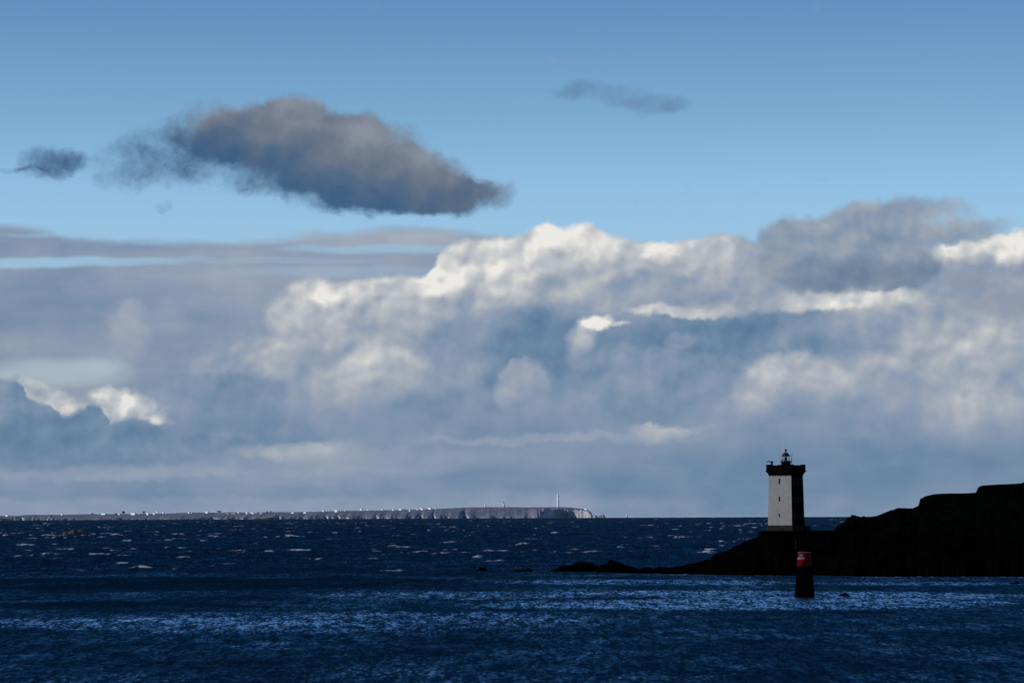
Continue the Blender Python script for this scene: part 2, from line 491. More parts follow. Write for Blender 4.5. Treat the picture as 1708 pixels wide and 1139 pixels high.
def tube(bm, pts, r, n=8):
    pts = [Vector(p) for p in pts]
    rings = []
    for i, p in enumerate(pts):
        d = (pts[min(i + 1, len(pts) - 1)] - pts[max(i - 1, 0)]).normalized()
        a = d.cross(Vector((0, 1, 0)) if abs(d.y) < .9 else Vector((1, 0, 0))).normalized()
        b = d.cross(a)
        rr = r[i] if isinstance(r, (list, tuple)) else r
        rings.append([bm.verts.new(p + a * rr * math.cos(2 * math.pi * k / n) + b * rr * math.sin(2 * math.pi * k / n)) for k in range(n)])
    for a, b in zip(rings, rings[1:]):
        for k in range(n):
            bm.faces.new((a[k], a[(k + 1) % n], b[(k + 1) % n], b[k]))
    bm.faces.new(rings[0][::-1]); bm.faces.new(rings[-1])


def vnoise(x, y, seed=0):
    """numpy value noise in 0..1"""
    xi = np.floor(x).astype(np.int64); yi = np.floor(y).astype(np.int64)
    fx = x - xi; fy = y - yi
    fx = fx * fx * (3 - 2 * fx); fy = fy * fy * (3 - 2 * fy)

    def h(a, b):
        n = (a * 374761393 + b * 668265263 + seed * 2147483647) & 0xffffffff
        n = ((n ^ (n >> 13)) * 1274126177) & 0xffffffff
        return ((n ^ (n >> 16)) & 0xffff) / 65535.0
    return (h(xi, yi) * (1 - fx) + h(xi + 1, yi) * fx) * (1 - fy) + (h(xi, yi + 1) * (1 - fx) + h(xi + 1, yi + 1) * fx) * fy


def fbm(x, y, octv=5, seed=0, gain=.5):
    t = 0; a = .5; s = 0
    for i in range(octv):
        t = t + a * vnoise(x * 2 ** i + 17.3 * i, y * 2 ** i - 9.1 * i, seed + i); s += a; a *= gain
    return t / s


def sstep(a, b, x):
    t = np.clip((x - a) / (b - a), 0, 1)
    return t * t * (3 - 2 * t)


def grid_mesh(name, X, Y, Z):
    n, m = X.shape
    me = bpy.data.meshes.new(name)
    co = np.stack([X, Y, Z], -1).reshape(-1, 3).astype(np.float32)
    idx = np.arange(n * m, dtype=np.int32).reshape(n, m)
    f = np.stack([idx[:-1, :-1], idx[:-1, 1:], idx[1:, 1:], idx[1:, :-1]], -1).reshape(-1, 4)
    nf = len(f)
    me.vertices.add(len(co)); me.vertices.foreach_set('co', co.ravel())
    me.loops.add(nf * 4); me.loops.foreach_set('vertex_index', f.ravel())
    me.polygons.add(nf)
    me.polygons.foreach_set('loop_start', np.arange(0, nf * 4, 4, dtype=np.int32))
    me.polygons.foreach_set('use_smooth', np.ones(nf, bool))
    me.update(calc_edges=True)
    return me


def material(name, fn):
    m = bpy.data.materials.new(name)
    m.use_nodes = True
    nt = m.node_tree
    b = nt.nodes['Principled BSDF']
    fn(NB(nt), b)
    return m


def weathered(name, dark, light, scale, rough=.85, bump=.3, bscale=None, spec=.3, metallic=0.0, streaks=0.0):
    def f(k, b):
        t = k.n('ShaderNodeTexCoord').outputs['Object']
        n1 = k.noise(t, scale, 6, .6)
        fac = k.ss(n1, .32, .68)
        if streaks:
            n2 = k.noise(k.vm('MULTIPLY', t, (1, 1, .08)), scale * 2.5, 4, .6)
            fac = k.m('ADD', k.m('MULTIPLY', fac, 1 - streaks), k.m('MULTIPLY', k.ss(n2, .3, .7), streaks))
        k.put(b.inputs['Base Color'], k.mix(fac, dark, light))
        b.inputs['Roughness'].default_value = rough
        b.inputs['Specular IOR Level'].default_value = spec
        b.inputs['Metallic'].default_value = metallic
        if bump:
            bp = k.n('ShaderNodeBump')
            bp.inputs['Strength'].default_value = bump
            k.put(bp.inputs['Height'], k.noise(t, bscale or scale * 4, 5, .6))
            k.put(b.inputs['Normal'], bp.outputs[0])
    return material(name, f)


def granite(name, c0, c1, joint):
    """coursed ashlar"""
    def f(k, b):
        t = k.n('ShaderNodeTexCoord').outputs['Object']
        x, y, z = k.xyz(t)
        br = k.n('ShaderNodeTexBrick')
        k.put(br.inputs['Vector'], k.comb(k.m('ADD', x, y), z, 0))
        br.inputs['Scale'].default_value = 1.0
        br.inputs['Brick Width'].default_value = .9
        br.inputs['Row Height'].default_value = .42
        br.inputs['Mortar Size'].default_value = .018
        br.inputs['Color1'].default_value = (*c0, 1)
        br.inputs['Color2'].default_value = (*c1, 1)
        br.inputs['Mortar'].default_value = (*joint, 1)
        n = k.noise(t, 1.1, 5, .6)
        k.put(b.inputs['Base Color'], k.mix(k.ss(n, .3, .75, 0, .6), br.outputs[0], tuple(v * .45 for v in c0)))
        b.inputs['Roughness'].default_value = .9
        b.inputs['Specular IOR Level'].default_value = .02
        bp = k.n('ShaderNodeBump'); bp.inputs['Strength'].default_value = .35
        k.put(bp.inputs['Height'], k.noise(t, 7, 4, .6)); k.put(b.inputs['Normal'], bp.outputs[0])
    return material(name, f)


M = {}
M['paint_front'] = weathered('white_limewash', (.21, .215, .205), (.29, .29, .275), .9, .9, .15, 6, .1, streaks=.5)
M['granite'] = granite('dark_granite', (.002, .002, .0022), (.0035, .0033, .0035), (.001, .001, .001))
M['plinth'] = granite('mossy_granite', (.016, .017, .014), (.032, .032, .028), (.006, .006, .006))
M['pale_stone'] = weathered('pale_dressed_granite', (.018, .018, .02), (.03, .03, .029), 3, .9, .2)
M['black_iron'] = weathered('black_painted_iron', (.006, .007, .009), (.012, .013, .016), 3, .6, .1, spec=.2)
M['dark_glass'] = weathered('dark_window', (.006, .007, .009), (.012, .013, .015), 2, .25, 0, spec=.4)
M['rock'] = None


def rock_fn(k, b):
    t = k.n('ShaderNodeTexCoord').outputs['Object']
    n1 = k.noise(t, .16, 7, .62)
    n2 = k.noise(t, 1.1, 5, .65)
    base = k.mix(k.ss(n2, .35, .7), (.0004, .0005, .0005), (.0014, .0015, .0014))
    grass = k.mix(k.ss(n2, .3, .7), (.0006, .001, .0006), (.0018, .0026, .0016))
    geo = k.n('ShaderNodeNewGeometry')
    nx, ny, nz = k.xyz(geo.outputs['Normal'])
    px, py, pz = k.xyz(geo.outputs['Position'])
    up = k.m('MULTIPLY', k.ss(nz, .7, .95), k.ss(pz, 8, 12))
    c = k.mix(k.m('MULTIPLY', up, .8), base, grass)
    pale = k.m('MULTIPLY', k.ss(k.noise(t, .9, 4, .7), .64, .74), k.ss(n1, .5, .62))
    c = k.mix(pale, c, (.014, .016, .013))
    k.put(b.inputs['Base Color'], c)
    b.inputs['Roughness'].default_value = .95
    b.inputs['Specular IOR Level'].default_value = .0
    bp = k.n('ShaderNodeBump'); bp.inputs['Strength'].default_value = .6; bp.inputs['Distance'].default_value = .5
    k.put(bp.inputs['Height'], n2); k.put(b.inputs['Normal'], bp.outputs[0])


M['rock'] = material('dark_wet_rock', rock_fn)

# ================================================================== the sea
D_A = (900.0, 1080.0)             # calm sound in front of this range, open sea beyond it


def waves(X, Y, lam0, lam1, n, seed, spread, step_sharp=1.0):
    """sum of directional wave trains -> height with unit rms, and the same sharpened"""
    r = np.random.default_rng(seed)
    H = np.zeros_like(X, dtype=np.float32)
    tot = 0
    for i in range(n):
        lam = lam0 * (lam1 / lam0) ** r.random()
        th = math.radians(-98) + r.normal() * spread
        k = 2 * math.pi / lam
        a = lam ** 0.9
        H += (a * np.cos(k * (X * math.cos(th) + Y * math.sin(th)) + r.random() * 6.283)).astype(np.float32)
        tot += a * a / 2
    return H / math.sqrt(tot)


r_list = [4.0]
while r_list[-1] < 300: r_list.append(r_list[-1] * 1.08 + .3)
while r_list[-1] < 900: r_list.append(r_list[-1] + .62 + (r_list[-1] - 300) * .0006)
while r_list[-1] < 15500: r_list.append(r_list[-1] + 1.7 + (r_list[-1] - 900) * .0012)
while r_list[-1] < 60000: r_list.append(r_list[-1] * 1.05)
rr = np.array(r_list)
azf = np.linspace(-9.2, 9.2, 1150)
azc_l = -9.2 - (np.linspace(0, 1, 60)[1:] ** 1.7) * 170.8
azs = np.radians(np.concatenate([azc_l[::-1], azf, -azc_l]))
A_, R_ = np.meshgrid(azs, rr)
SXX = (R_ * np.sin(A_)); SYY = (R_ * np.cos(A_))
infov = (1 - sstep(9.0, 10.5, np.abs(np.degrees(A_))))
sea_open = sstep(D_A[0], D_A[1], R_) * infov
gx = SXX + 18 * (fbm(SXX / 90, SYY / 90, 3, 3) - .5); gy = SYY + 30 * (fbm(SXX / 130, SYY / 130, 3, 9) - .5)
H1 = waves(gx, gy, 9, 34, 36, 11, .5)
H2 = waves(gx, gy, 3.6, 9, 24, 12, .8)
group = .55 + .9 * fbm(SXX / 140, SYY / 220, 3, 21)
far_fade = 1 - .45 * sstep(2500, 9000, R_)
amp = .22 * group
Hs = np.exp(.38 * H1); Hs = (Hs - 1.075) / .42           # peaky crests, flat troughs
Z_open = amp * Hs + (.09 + .05 * group) * H2 * (1 - sstep(2500, 5000, R_))
# sound: short chop
H3 = waves(SXX, SYY, 1.6, 5.5, 26, 13, .7)
Z_bay = .045 * H3 * (.6 + .8 * fbm(SXX / 25, SYY / 40, 3, 31)) * sstep(120, 320, R_)
FO = np.clip((Hs * group + .45 * H2 - 3.05) / 1.3, 0, 1) * sea_open
FO *= sstep(.36, .66, fbm(SXX / 4.0, SYY / 8, 4, 41))
FO *= sstep(.42, .60, fbm(SXX / 45, SYY / 160, 3, 55)) * 1.3
FO *= (.45 + .9 * fbm(SXX / 60, SYY / 300, 2, 58)) * (1 - .5 * sstep(3000, 9000, R_))
# a few breakers one can point at: (photo x, photo y, half width px, ridge height m, foam)
brk = [(672, 913, 14, 1.0, 1), (655, 912, 10, 1.3, 1), (520, 933, 13, 1.0, .9), (797, 930, 10, 1.9, 1), (824, 936, 16, .7, .9),
       (868, 923, 30, 1.1, 1), (915, 921, 16, 1.2, .55), (948, 922, 12, .9, .8), (1000, 921, 18, 1.1, 1), (1060, 920, 24, .8, .7),
       (1185, 917, 16, 1.9, 1), (1172, 922, 18, 1.0, .9), (1205, 913, 8, 1.4, .8), (652, 951, 18, .7, .8), (738, 918, 10, .8, .9), (757, 918, 8, .9, .9),
       (615, 934, 12, .9, .8), (300, 891, 10, 1.4, 1), (358, 890, 9, 1.5, .9), (342, 902, 9, 1.1, .9), (40, 907, 16, .9, .3), (160, 892, 16, 1.2, 1),
       (210, 886, 12, 1.4, .9), (420, 907, 10, 1.0, .8), (205, 927, 14, .8, .8), (700, 906, 14, 1.0, .9), (303, 931, 12, .9, .8), (1150, 896, 18, 1.2, .7),
       (1020, 899, 14, 1.2, .7), (885, 899, 12, 1.1, .8), (600, 898, 12, 1.1, .7), (1345, 881, 9, 1.5, .8), (1358, 877, 5, 1.5, .8), (985, 932, 24, .5, .7)]
for bx, by, hw, hh, fo in brk:
    p = sea_at(bx, by)
    hw = hw * random.uniform(1.0, 1.7)
    wx = hw / FPX * p.y
    i0, i1 = np.searchsorted(rr, (p.y - 60, p.y + 60))
    s_ = (slice(i0, i1), slice(0, None))
    dx = SXX[s_] - p.x; dy = SYY[s_] - p.y - 5 * np.sin(dx / max(wx, 2) * 1.3 + bx)
    e = np.exp(-(dx / wx) ** 2 * 1.2)
    front = np.exp(-(dy / np.where(dy < 0, 2.8, 9.0)) ** 2)
    Z_open[s_] += hh * .42 * e * front
    rag = .2 + 1.3 * fbm(SXX[s_] / 1.6, SYY[s_] / 9, 3, int(bx))
    FO[s_] = np.maximum(FO[s_], fo * np.clip(e * 1.6 - .25, 0, 1) * np.exp(-(dy / np.where(dy < 0, 4.5, 3.5)) ** 2) * rag)
SZ = Z_bay * (1 - sea_open) * (1 - sstep(1100, 1300, R_)) * infov + Z_open * sea_open * far_fade - (R_ ** 2) / (2 * R_EARTH)
me = grid_mesh('sea', SXX, SYY, SZ)
# surge along the foot of the headland
pxs = 854 + np.tan(A_) * FPX
dfr = np.interp(pxs, [960, 1050, 1150, 1250, 1330, 1450, 1708, 1900], [946, 955, 948, 930, 918, 905, 893, 880])
wash = np.exp(-((R_ * np.cos(A_) - dfr + 9) / 7.0) ** 2) * sstep(.44, .66, fbm(SXX / 14, SYY / 6, 4, 77)) * (np.abs(pxs - 1330) < 420)
FO = np.maximum(FO, wash * .3)
at_ = me.attributes.new('foam', 'FLOAT', 'POINT'); at_.data.foreach_set('value', FO.astype(np.float32).ravel())
at_ = me.attributes.new('open_sea', 'FLOAT', 'POINT'); at_.data.foreach_set('value', sea_open.astype(np.float32).ravel())
del gx, gy, H1, H2, H3, Hs, A_


def sea_fn(k, b):
    geo = k.n('ShaderNodeNewGeometry')
    pos = geo.outputs['Position']
    px_, py_, pz_ = k.xyz(pos)
    fo = k.n('ShaderNodeAttribute', attribute_name='foam').outputs['Fac']
    op = k.n('ShaderNodeAttribute', attribute_name='open_sea').outputs['Fac']
    # ripple bumps: stretched along the sight line no more than wind streaks are
    r1 = k.noise(k.vm('MULTIPLY', pos, (1.0, .38, 1)), 1.6, 4, .62)
    r2 = k.noise(k.vm('MULTIPLY', pos, (1.0, .30, 1)), .34, 4, .6)
    # wind lanes: lie across the sound; their sheen is painted into colour and gloss
    pr = k.n('ShaderNodeMapping', vector_type='POINT'); k.put(pr.inputs['Vector'], pos)
    pr.inputs['Rotation'].default_value = (0, 0, math.radians(-24))
    lane = k.noise(k.vm('MULTIPLY', pr.outputs[0], (.0055, .019, 0)), 1.0, 6, .62)
    patch = k.noise(k.vm('MULTIPLY', pos, (.05, .018, 0)), 1.0, 5, .65)

    def lane_blob(x, y, rx, ry, rot, w):
        mp = k.n('ShaderNodeMapping', vector_type='TEXTURE'); k.put(mp.inputs['Vector'], k.vm('MULTIPLY', pos, (1, 1, 0)))
        mp.inputs['Location'].default_value = (x, y, 0); mp.inputs['Rotation'].default_value = (0, 0, math.radians(rot))
        mp.inputs['Scale'].default_value = (rx, ry, 1)
        g = k.n('ShaderNodeTexGradient', gradient_type='SPHERICAL'); k.put(g.inputs[0], mp.outputs[0])
        return k.ss(g.outputs['Fac'], 0, .5, 0, w)
    lanes = 0.0
    for (xa, ya, xb, yb, hw, w) in LANES:
        pa, pb = sea_at(xa, ya), sea_at(xb, yb)
        mid = (pa + pb) / 2; d = pb - pa
        lanes = k.m('ADD', lane_blob(mid.x, mid.y, d.length * .62, hw, math.degrees(math.atan2(d.y, d.x)), w), lanes)
    sp1 = k.noise(k.vm('MULTIPLY', pos, (1.7, .26, 0)), 1.0, 3, .65)
    sp2 = k.noise(k.vm('MULTIPLY', pos, (.45, .05, 0)), 1.0, 4, .7)
    spark = k.ss(k.m('ADD', k.m('MULTIPLY', sp1, .55), k.m('MULTIPLY', sp2, .45)), .43, .66)  # ripple glints painted in as stretched noise
    rag = k.m('MULTIPLY', k.m('SUBTRACT', patch, .5), 1.5)
    lan = k.m('ADD', k.m('ADD', lanes, k.m('MULTIPLY', k.m('SUBTRACT', lane, .5), 1.1)), rag)
    lan = k.ss(lan, -.55, 1.1)
    lan = k.m('MULTIPLY', lan, k.ss(op, 0.0, .8, 1.0, .62))
    tone = k.m('MULTIPLY', lan, k.m('MULTIPLY_ADD', spark, 1.45, .09), clamp=True)
    bp = k.n('ShaderNodeBump'); bp.inputs['Strength'].default_value = 1.0; bp.inputs['Distance'].default_value = .5
    k.put(bp.inputs['Height'], k.m('ADD', k.m('MULTIPLY', r1, .5), k.m('MULTIPLY', r2, 1.6)))
    body = k.n('ShaderNodeBsdfDiffuse')                     # light coming back up out of the water
    k.put(body.inputs['Color'], k.mix(tone, (.0013, .0115, .027), (.004, .026, .062)))  # lane sheen and glints lighten the water colour itself
    k.put(body.inputs['Normal'], bp.outputs[0])
    gl = k.n('ShaderNodeBsdfGlossy')
    k.put(gl.inputs['Color'], k.mix(k.ss(tone, .15, .8), (.17, .40, .56), (.68, .82, .96)))  # painted sheen also brightens the gloss tint
    gl.inputs['Roughness'].default_value = .22
    k.put(gl.inputs['Normal'], bp.outputs[0])
    mg = k.n('ShaderNodeMixShader')
    k.put(mg.inputs[0], k.ss(tone, 0, 1, .01, .95, kind='LINEAR'))
    k.nt.links.new(body.outputs[0], mg.inputs[1]); k.nt.links.new(gl.outputs[0], mg.inputs[2])
    fb = k.n('ShaderNodeBsdfDiffuse')
    fb.inputs['Color'].default_value = (.42, .455, .49, 1)
    fn_ = k.noise(k.vm('MULTIPLY', pos, (1, .22, 2)), .75, 5, .75)
    fm = k.ss(k.m('ADD', fo, k.m('MULTIPLY', k.m('SUBTRACT', fn_, .5), k.ss(fo, 0, .2, 0, 2.6))), .18, .95, 0, .9)
    ms = k.n('ShaderNodeMixShader')
    k.put(ms.inputs[0], fm)
    k.nt.links.new(mg.outputs[0], ms.inputs[1]); k.nt.links.new(fb.outputs[0], ms.inputs[2])
    out = [n for n in k.nt.nodes if n.type == 'OUTPUT_MATERIAL'][0]
    k.nt.nodes.remove(b)
    k.nt.links.new(ms.outputs[0], out.inputs['Surface'])


LANES = [(0, 1048, 500, 1036, 60, .5), (300, 1040, 900, 1022, 56, .45), (500, 996, 1000, 990, 40, .45), (800, 1010, 1708, 1003, 50, 1.0),
         (880, 968, 1300, 974, 34, .6), (1050, 988, 1708, 997, 36, 1.0), (1350, 972, 1708, 974, 24, .6), (900, 988, 1350, 986, 20, .7),
         (0, 985, 500, 962, 90, -.30), (0, 1015, 420, 1008, 50, -.40), (300, 945, 900, 962, 50, -.15)]
M['sea'] = material('sea_water', sea_fn)
sea = link('sea', me, M['sea'])
tag(sea, 'dark navy choppy sea with pale wind lanes and scattered whitecaps', kind='structure')

# ================================================================== headland
def lev(px):
    """photo row of the true horizontal at a column"""
    return 849.7 - ROLL * (px - 854)


D_TOW = 975.0
prof_px = [(1050, 949), (1080, 946), (1110, 945), (1140, 941), (1165, 936), (1185, 929), (1205, 919), (1230, 909), (1255, 899), (1268, 894),
           (1300, 893), (1345, 893), (1382, 893), (1388, 884), (1394, 876), (1402, 872), (1412, 868), (1420, 864), (1432, 864), (1440, 862),
           (1460, 860), (1476, 853), (1498, 847), (1514, 846), (1522, 846), (1530, 843), (1533, 832), (1541, 827), (1556, 823.5), (1575, 822),
           (1600, 822), (1626, 821), (1630, 812), (1636, 809), (1655, 807.5), (1690, 806), (1703, 805), (1708, 802), (1760, 796), (1850, 788),
           (2000, 782), (2200, 790)]
hx = np.array([p[0] for p in prof_px], float); hy = np.array([p[1] for p in prof_px], float)
NXH, NYH = 1100, 170
ux = np.linspace(1050, 2150, NXH)
tt = np.linspace(0, 1, NYH)
PXG, TG = np.meshgrid(ux, tt)
ridge_px = np.interp(ux, hx, hy)
jag = (fbm(ux / 9, ux * 0, 4, 71) - .5) * 5.0 * np.interp(ux, [1050, 1250, 1270, 1385, 1395, 1510, 1530, 1700, 1800], [1, 1.0, .1, .1, 1.3, .8, .12, .12, .5])
jag += np.where((ux > 1429) & (ux < 1441), -2.6, 0)
ridge_px = ridge_px + jag
D_ridge = 982 + 10 * (fbm(ux / 70, ux * 0 + 3, 3, 5) - .5) + np.interp(ux, [1050, 1300, 1500, 1708, 2150], [-12, 0, 22, 50, 90])
D_front = np.interp(ux, [1050, 1150, 1250, 1330, 1450, 1708, 1900, 2150], [958, 948, 930, 918, 905, 893, 880, 870]) + 10 * (fbm(ux / 24, ux * 0, 4, 8) - .5)
D_back = D_ridge + np.interp(ux, [1050, 1200, 1400, 2150], [14, 45, 80, 160])
Hr = CAM_H - (ridge_px - (849.7 - ROLL * (ux - 854))) / FPX * D_ridge
Hr = np.maximum(Hr, .5)
# front half t in 0..0.72, ridge 0.72, back 0.72..1
tr = .72
DG = np.where(TG < tr, D_front + (D_ridge - D_front) * (TG / tr), D_ridge + (D_back - D_ridge) * ((TG - tr) / (1 - tr)))
frac = np.clip(TG / tr, 0, 1)
shape_lo = .42 * frac ** .30 + .58 * frac ** 1.3
shape = np.where(TG < tr, np.minimum(shape_lo, 1.0), 1 - ((TG - tr) / (1 - tr)) ** 2 * 1.25)
plate = ((PXG > 1262) & (PXG < 1384))
flatten = np.where(plate & (TG < tr), sstep(.0, .68, frac), shape)
HG = Hr[None, :] * np.where(plate & (TG < tr), flatten, shape)
XG = (PXG - 854) / FPX * DG
rough = (fbm(XG / 9, DG / 9, 5, 61) - .5) * 5.0 + (fbm(XG / 2.2, DG / 2.2, 4, 62) - .5) * 1.7
rough = rough * sstep(0, .12, frac) * np.where(TG < tr, 1 - sstep(.80, .98, frac), sstep(.06, .3, (TG - tr) / (1 - tr)))
rough *= np.minimum(1, Hr[None, :] / 8)
crag = np.abs(fbm(XG / 5, DG / 5, 4, 63) - .5) * 4 * (1 - sstep(.2, .55, frac)) * sstep(0, .06, frac) * np.minimum(1, Hr[None, :] / 8)
HG = HG + rough - crag * .6
HG = np.maximum(HG, -1.5) - .9 * (TG < .012) - 1.2 * (TG > .985) - DG ** 2 / (2 * R_EARTH)
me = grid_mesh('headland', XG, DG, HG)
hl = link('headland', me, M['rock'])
tag(hl, 'black rocky headland sloping up to the right behind the lighthouse', kind='structure')


# ------------------------------------------------------------------ rocks in the water
def rock(name, px, py, wpx, hpx, label, D=None, depth=None, seed=1, peaks=None, mat=None, group=None):
    """an irregular rock; py is its waterline; peaks: [(u, h)] outline with u in -1..1, h in 0..1"""
    p = sea_at(px, py) if D is None else at(px, py, D)
    D = p.y
    w = wpx / FPX * D; h = hpx / FPX * D
    depth = depth or max(w * .35, 3.0)
    n, m_ = 80, 26
    U, V = np.meshgrid(np.linspace(-1, 1, n), np.linspace(-1, 1, m_))
    pk = peaks or [(-1, 0), (-.5, .7), (0, 1), (.5, .75), (1, 0)]
    env = np.interp(U, [a for a, _ in pk], [b for _, b in pk])
    prof = np.sqrt(np.clip(1 - V ** 2, 0, 1)) ** .8
    zz = h * env * prof * (1 + .45 * (fbm(U * 6 + seed, V * 2.5, 4, seed) - .5)) + h * .25 * (fbm(U * 14, V * 5, 3, seed + 3) - .5) * prof * (env > .02)
    zz = zz + sea_z(p.x, D) - (.35 if h > 1.2 else .06) - .5 * (np.abs(V) > .97)
    XX = U * w / 2; YY = V * depth / 2 * (.7 + .3 * np.sqrt(np.clip(1 - U ** 2, 0, 1))) + depth * .2 * (fbm(U * 3, V, 2, seed) - .5)
    me = grid_mesh(name, XX, YY, zz)
    o = link(name, me, mat or M['rock'])
    o.location = (p.x, D + depth * .35, 0)
    return tag(o, label, 'rock', group)


G_SPIT = 'rocks of the low spit left of the headland'
rock('reef_rock', 964, 953, 108, 19, 'low black reef rock with a double hump, leftmost large one of the spit', seed=3, depth=26, group=G_SPIT,
     peaks=[(-1, 0), (-.75, .2), (-.35, .62), (-.12, .72), (.05, 1), (.25, .85), (.42, .95), (.55, .6), (.8, .35), (1, 0)])
rock('reef_rock', 1031, 954, 92, 22, 'jagged black reef rock with the tallest peak of the spit', seed=5, depth=24, group=G_SPIT,
     peaks=[(-1, 0), (-.7, .5), (-.4, .7), (-.28, 1), (-.12, .85), (.1, .78), (.35, .5), (.6, .42), (1, 0)])
rock('reef_rock', 1096, 955, 110, 11, 'flat black reef rock joining the spit to the headland', seed=8, depth=20, group=G_SPIT,
     peaks=[(-1, 0), (-.6, .5), (-.2, .8), (.2, .6), (.6, .9), (1, .3)])
rock('reef_rock', 872, 953, 40, 6, 'small black wave-washed rock just off the left tip of the spit', seed=11, depth=8, group=G_SPIT,
     peaks=[(-1, 0), (-.3, .5), (.2, .7), (.5, 1), (1, 0)])
rock('reef_rock', 792, 953, 46, 9, 'lone black rock with a hump at its right end, farthest left off the spit', seed=14, depth=9, group=G_SPIT,
     peaks=[(-1, 0), (-.5, .25), (.1, .45), (.45, 1), (.75, .9), (1, 0)])
rock('sea_rock', 1409, 994.5, 21, 6.5, 'small rounded black rock awash just right of the red beacon', seed=21, depth=2.4)
rock('sea_rock', 1690, 973.5, 26, 5, 'low dark rock awash near the right edge below the headland', seed=23, depth=3,
     peaks=[(-1, 0), (-.3, .4), (.2, .5), (.6, 1), (1, 0)])


def brown_fn(k, b):
    t = k.n('ShaderNodeTexCoord').outputs['Object']
    k.put(b.inputs['Base Color'], k.mix(k.ss(k.noise(t, .4, 5, .6), .35, .65), (.012, .013, .013), (.05, .045, .04)))
    b.inputs['Roughness'].default_value = .9


M['brown_rock'] = material('brown_weathered_rock', brown_fn)
rock('sea_rock', 122, 891, 44, 10, 'faint brown jagged rock in the open sea at far left', seed=31, depth=20, mat=M['brown_rock'],
     peaks=[(-1, 0), (-.7, .5), (-.3, .6), (0, 1), (.3, .8), (.6, .9), (.8, .4), (1, 0)])
rock('skerry', 440, 867.2, 52, 3.6, 'dark low skerry on the horizon in front of the middle of the island', D=11500, seed=33, depth=60, mat=M['brown_rock'],
     peaks=[(-1, .1), (-.5, .5), (0, .6), (.3, 1), (.7, .9), (1, 0)])
rock('skerry', 5, 870.0, 46, 4.4, 'dark low skerry on the horizon at the left edge of the photo', D=11000, seed=35, depth=60, mat=M['brown_rock'],
     peaks=[(-1, .8), (-.5, 1), (0, .9), (.5, .5), (1, 0)])
rock('skerry', 384, 866.6, 20, 2.2, 'tiny dark skerry on the horizon left of the longer one', D=11500, seed=37, depth=40, mat=M['brown_rock'])

# ================================================================== the near lighthouse
PXM = D_TOW / FPX                                   # metres per photo pixel at the tower
LH_PX = 1311.6
TH = math.radians(-31.8)


def zt(py):
    return CAM_H - (py - lev(LH_PX)) * PXM


base = at(LH_PX, 893, D_TOW)
lh = empty('lighthouse', (base.x, D_TOW, zt(893)), TH,
           'square stone lighthouse with one whitewashed face and a black lantern on the headland', 'lighthouse')
Z0 = zt(893)


def L(py):
    return zt(py) - Z0


kw = 1.3768                                           # projected width of a unit square at this turn
hb, ht = 62.2 * PXM / kw / 2, 57.6 * PXM / kw / 2      # half widths, foot and head of the shaft
z_foot, z_head = L(875.5), L(792)


def hw_at(z):
    return hb + (ht - hb) * (z - z_foot) / (z_head - z_foot)


# shaft walls: four wall slabs, the front (local -Y) limewashed; openings are cut as real recesses
def wall_with_openings(side, openings, mat, name):
    """side 0: -Y face, 1: +X, 2: +Y, 3: -X ; openings (u0,u1,z0,z1) in metres across the face"""
    bm = bmesh.new()
    us = sorted({-1.0, 1.0} | {v for o in openings for v in o[:2]})
    zs = sorted({z_foot, z_head} | {v for o in openings for v in o[2:]})

    def pt(u, z, inset=0.0):
        h = hw_at(z)
        uu = u * h if abs(u) == 1.0 else u
        x, y = uu, -(h - inset)
        for _ in range(side):
            x, y = -y, x
        return bm.verts.new((x, y, z))
    for i in range(len(us) - 1):
        for j in range(len(zs) - 1):
            hole = any(o[0] <= us[i] and us[i + 1] <= o[1] and o[2] <= zs[j] and zs[j + 1] <= o[3] for o in openings)
            a, b_, c, d = (us[i], zs[j]), (us[i + 1], zs[j]), (us[i + 1], zs[j + 1]), (us[i], zs[j + 1])
            if not hole:
                bm.faces.new([pt(*p) for p in (a, b_, c, d)])
    for o in openings:
        u0, u1, z0, z1 = o
        for (a, b_) in (((u0, z0), (u1, z0)), ((u1, z0), (u1, z1)), ((u1, z1), (u0, z1)), ((u0, z1), (u0, z0))):
            bm.faces.new([pt(*a), pt(*a, .35), pt(*b_, .35), pt(*b_)])
    bmesh.ops.remove_doubles(bm, verts=bm.verts, dist=1e-4)
    return obj(name, bm, mat, lh)


def window(side, u, z0, z1, w, surround=None):
    """dark sash set back in its opening, with a frame and optionally a dressed surround"""
    zc = (z0 + z1) / 2
    h = hw_at(zc)
    tilt = math.atan((hb - ht) / (z_head - z_foot))
    R = Matrix.Rotation(math.pi / 2 * side, 4, 'Z') @ Matrix.Translation((u, -h, zc)) @ Matrix.Rotation(-tilt, 4, 'X')
    bm = bmesh.new(); box(bm, -w / 2, w / 2, .24, .28, -(z1 - z0) / 2, (z1 - z0) / 2)
    bm.transform(R); win = obj('window', bm, M['dark_glass'], lh)
    bm = bmesh.new()
    hh = (z1 - z0) / 2
    box(bm, -w / 2, -w / 2 + .07, .19, .238, -hh, hh); box(bm, w / 2 - .07, w / 2, .19, .238, -hh, hh)
    box(bm, -w / 2 + .07, w / 2 - .07, .19, .238, hh - .07, hh); box(bm, -w / 2 + .07, w / 2 - .07, .19, .238, -hh, -hh + .07)
    box(bm, -w / 2 + .07, w / 2 - .07, .20, .236, -.03, .03)
    bm.transform(R); obj('frame', bm, M['black_iron'], win)
    if surround:
        bm = bmesh.new()
        box(bm, -w / 2 - .2, -w / 2, -.05, .1, -hh, hh); box(bm, w / 2, w / 2 + .2, -.05, .1, -hh, hh)
        box(bm, -w / 2 - .25, w / 2 + .25, -.06, .1, hh, hh + .2); box(bm, -w / 2 - .25, w / 2 + .25, -.08, .1, -hh - .18, -hh)
        bm.transform(R); obj('surround', bm, surround, win)


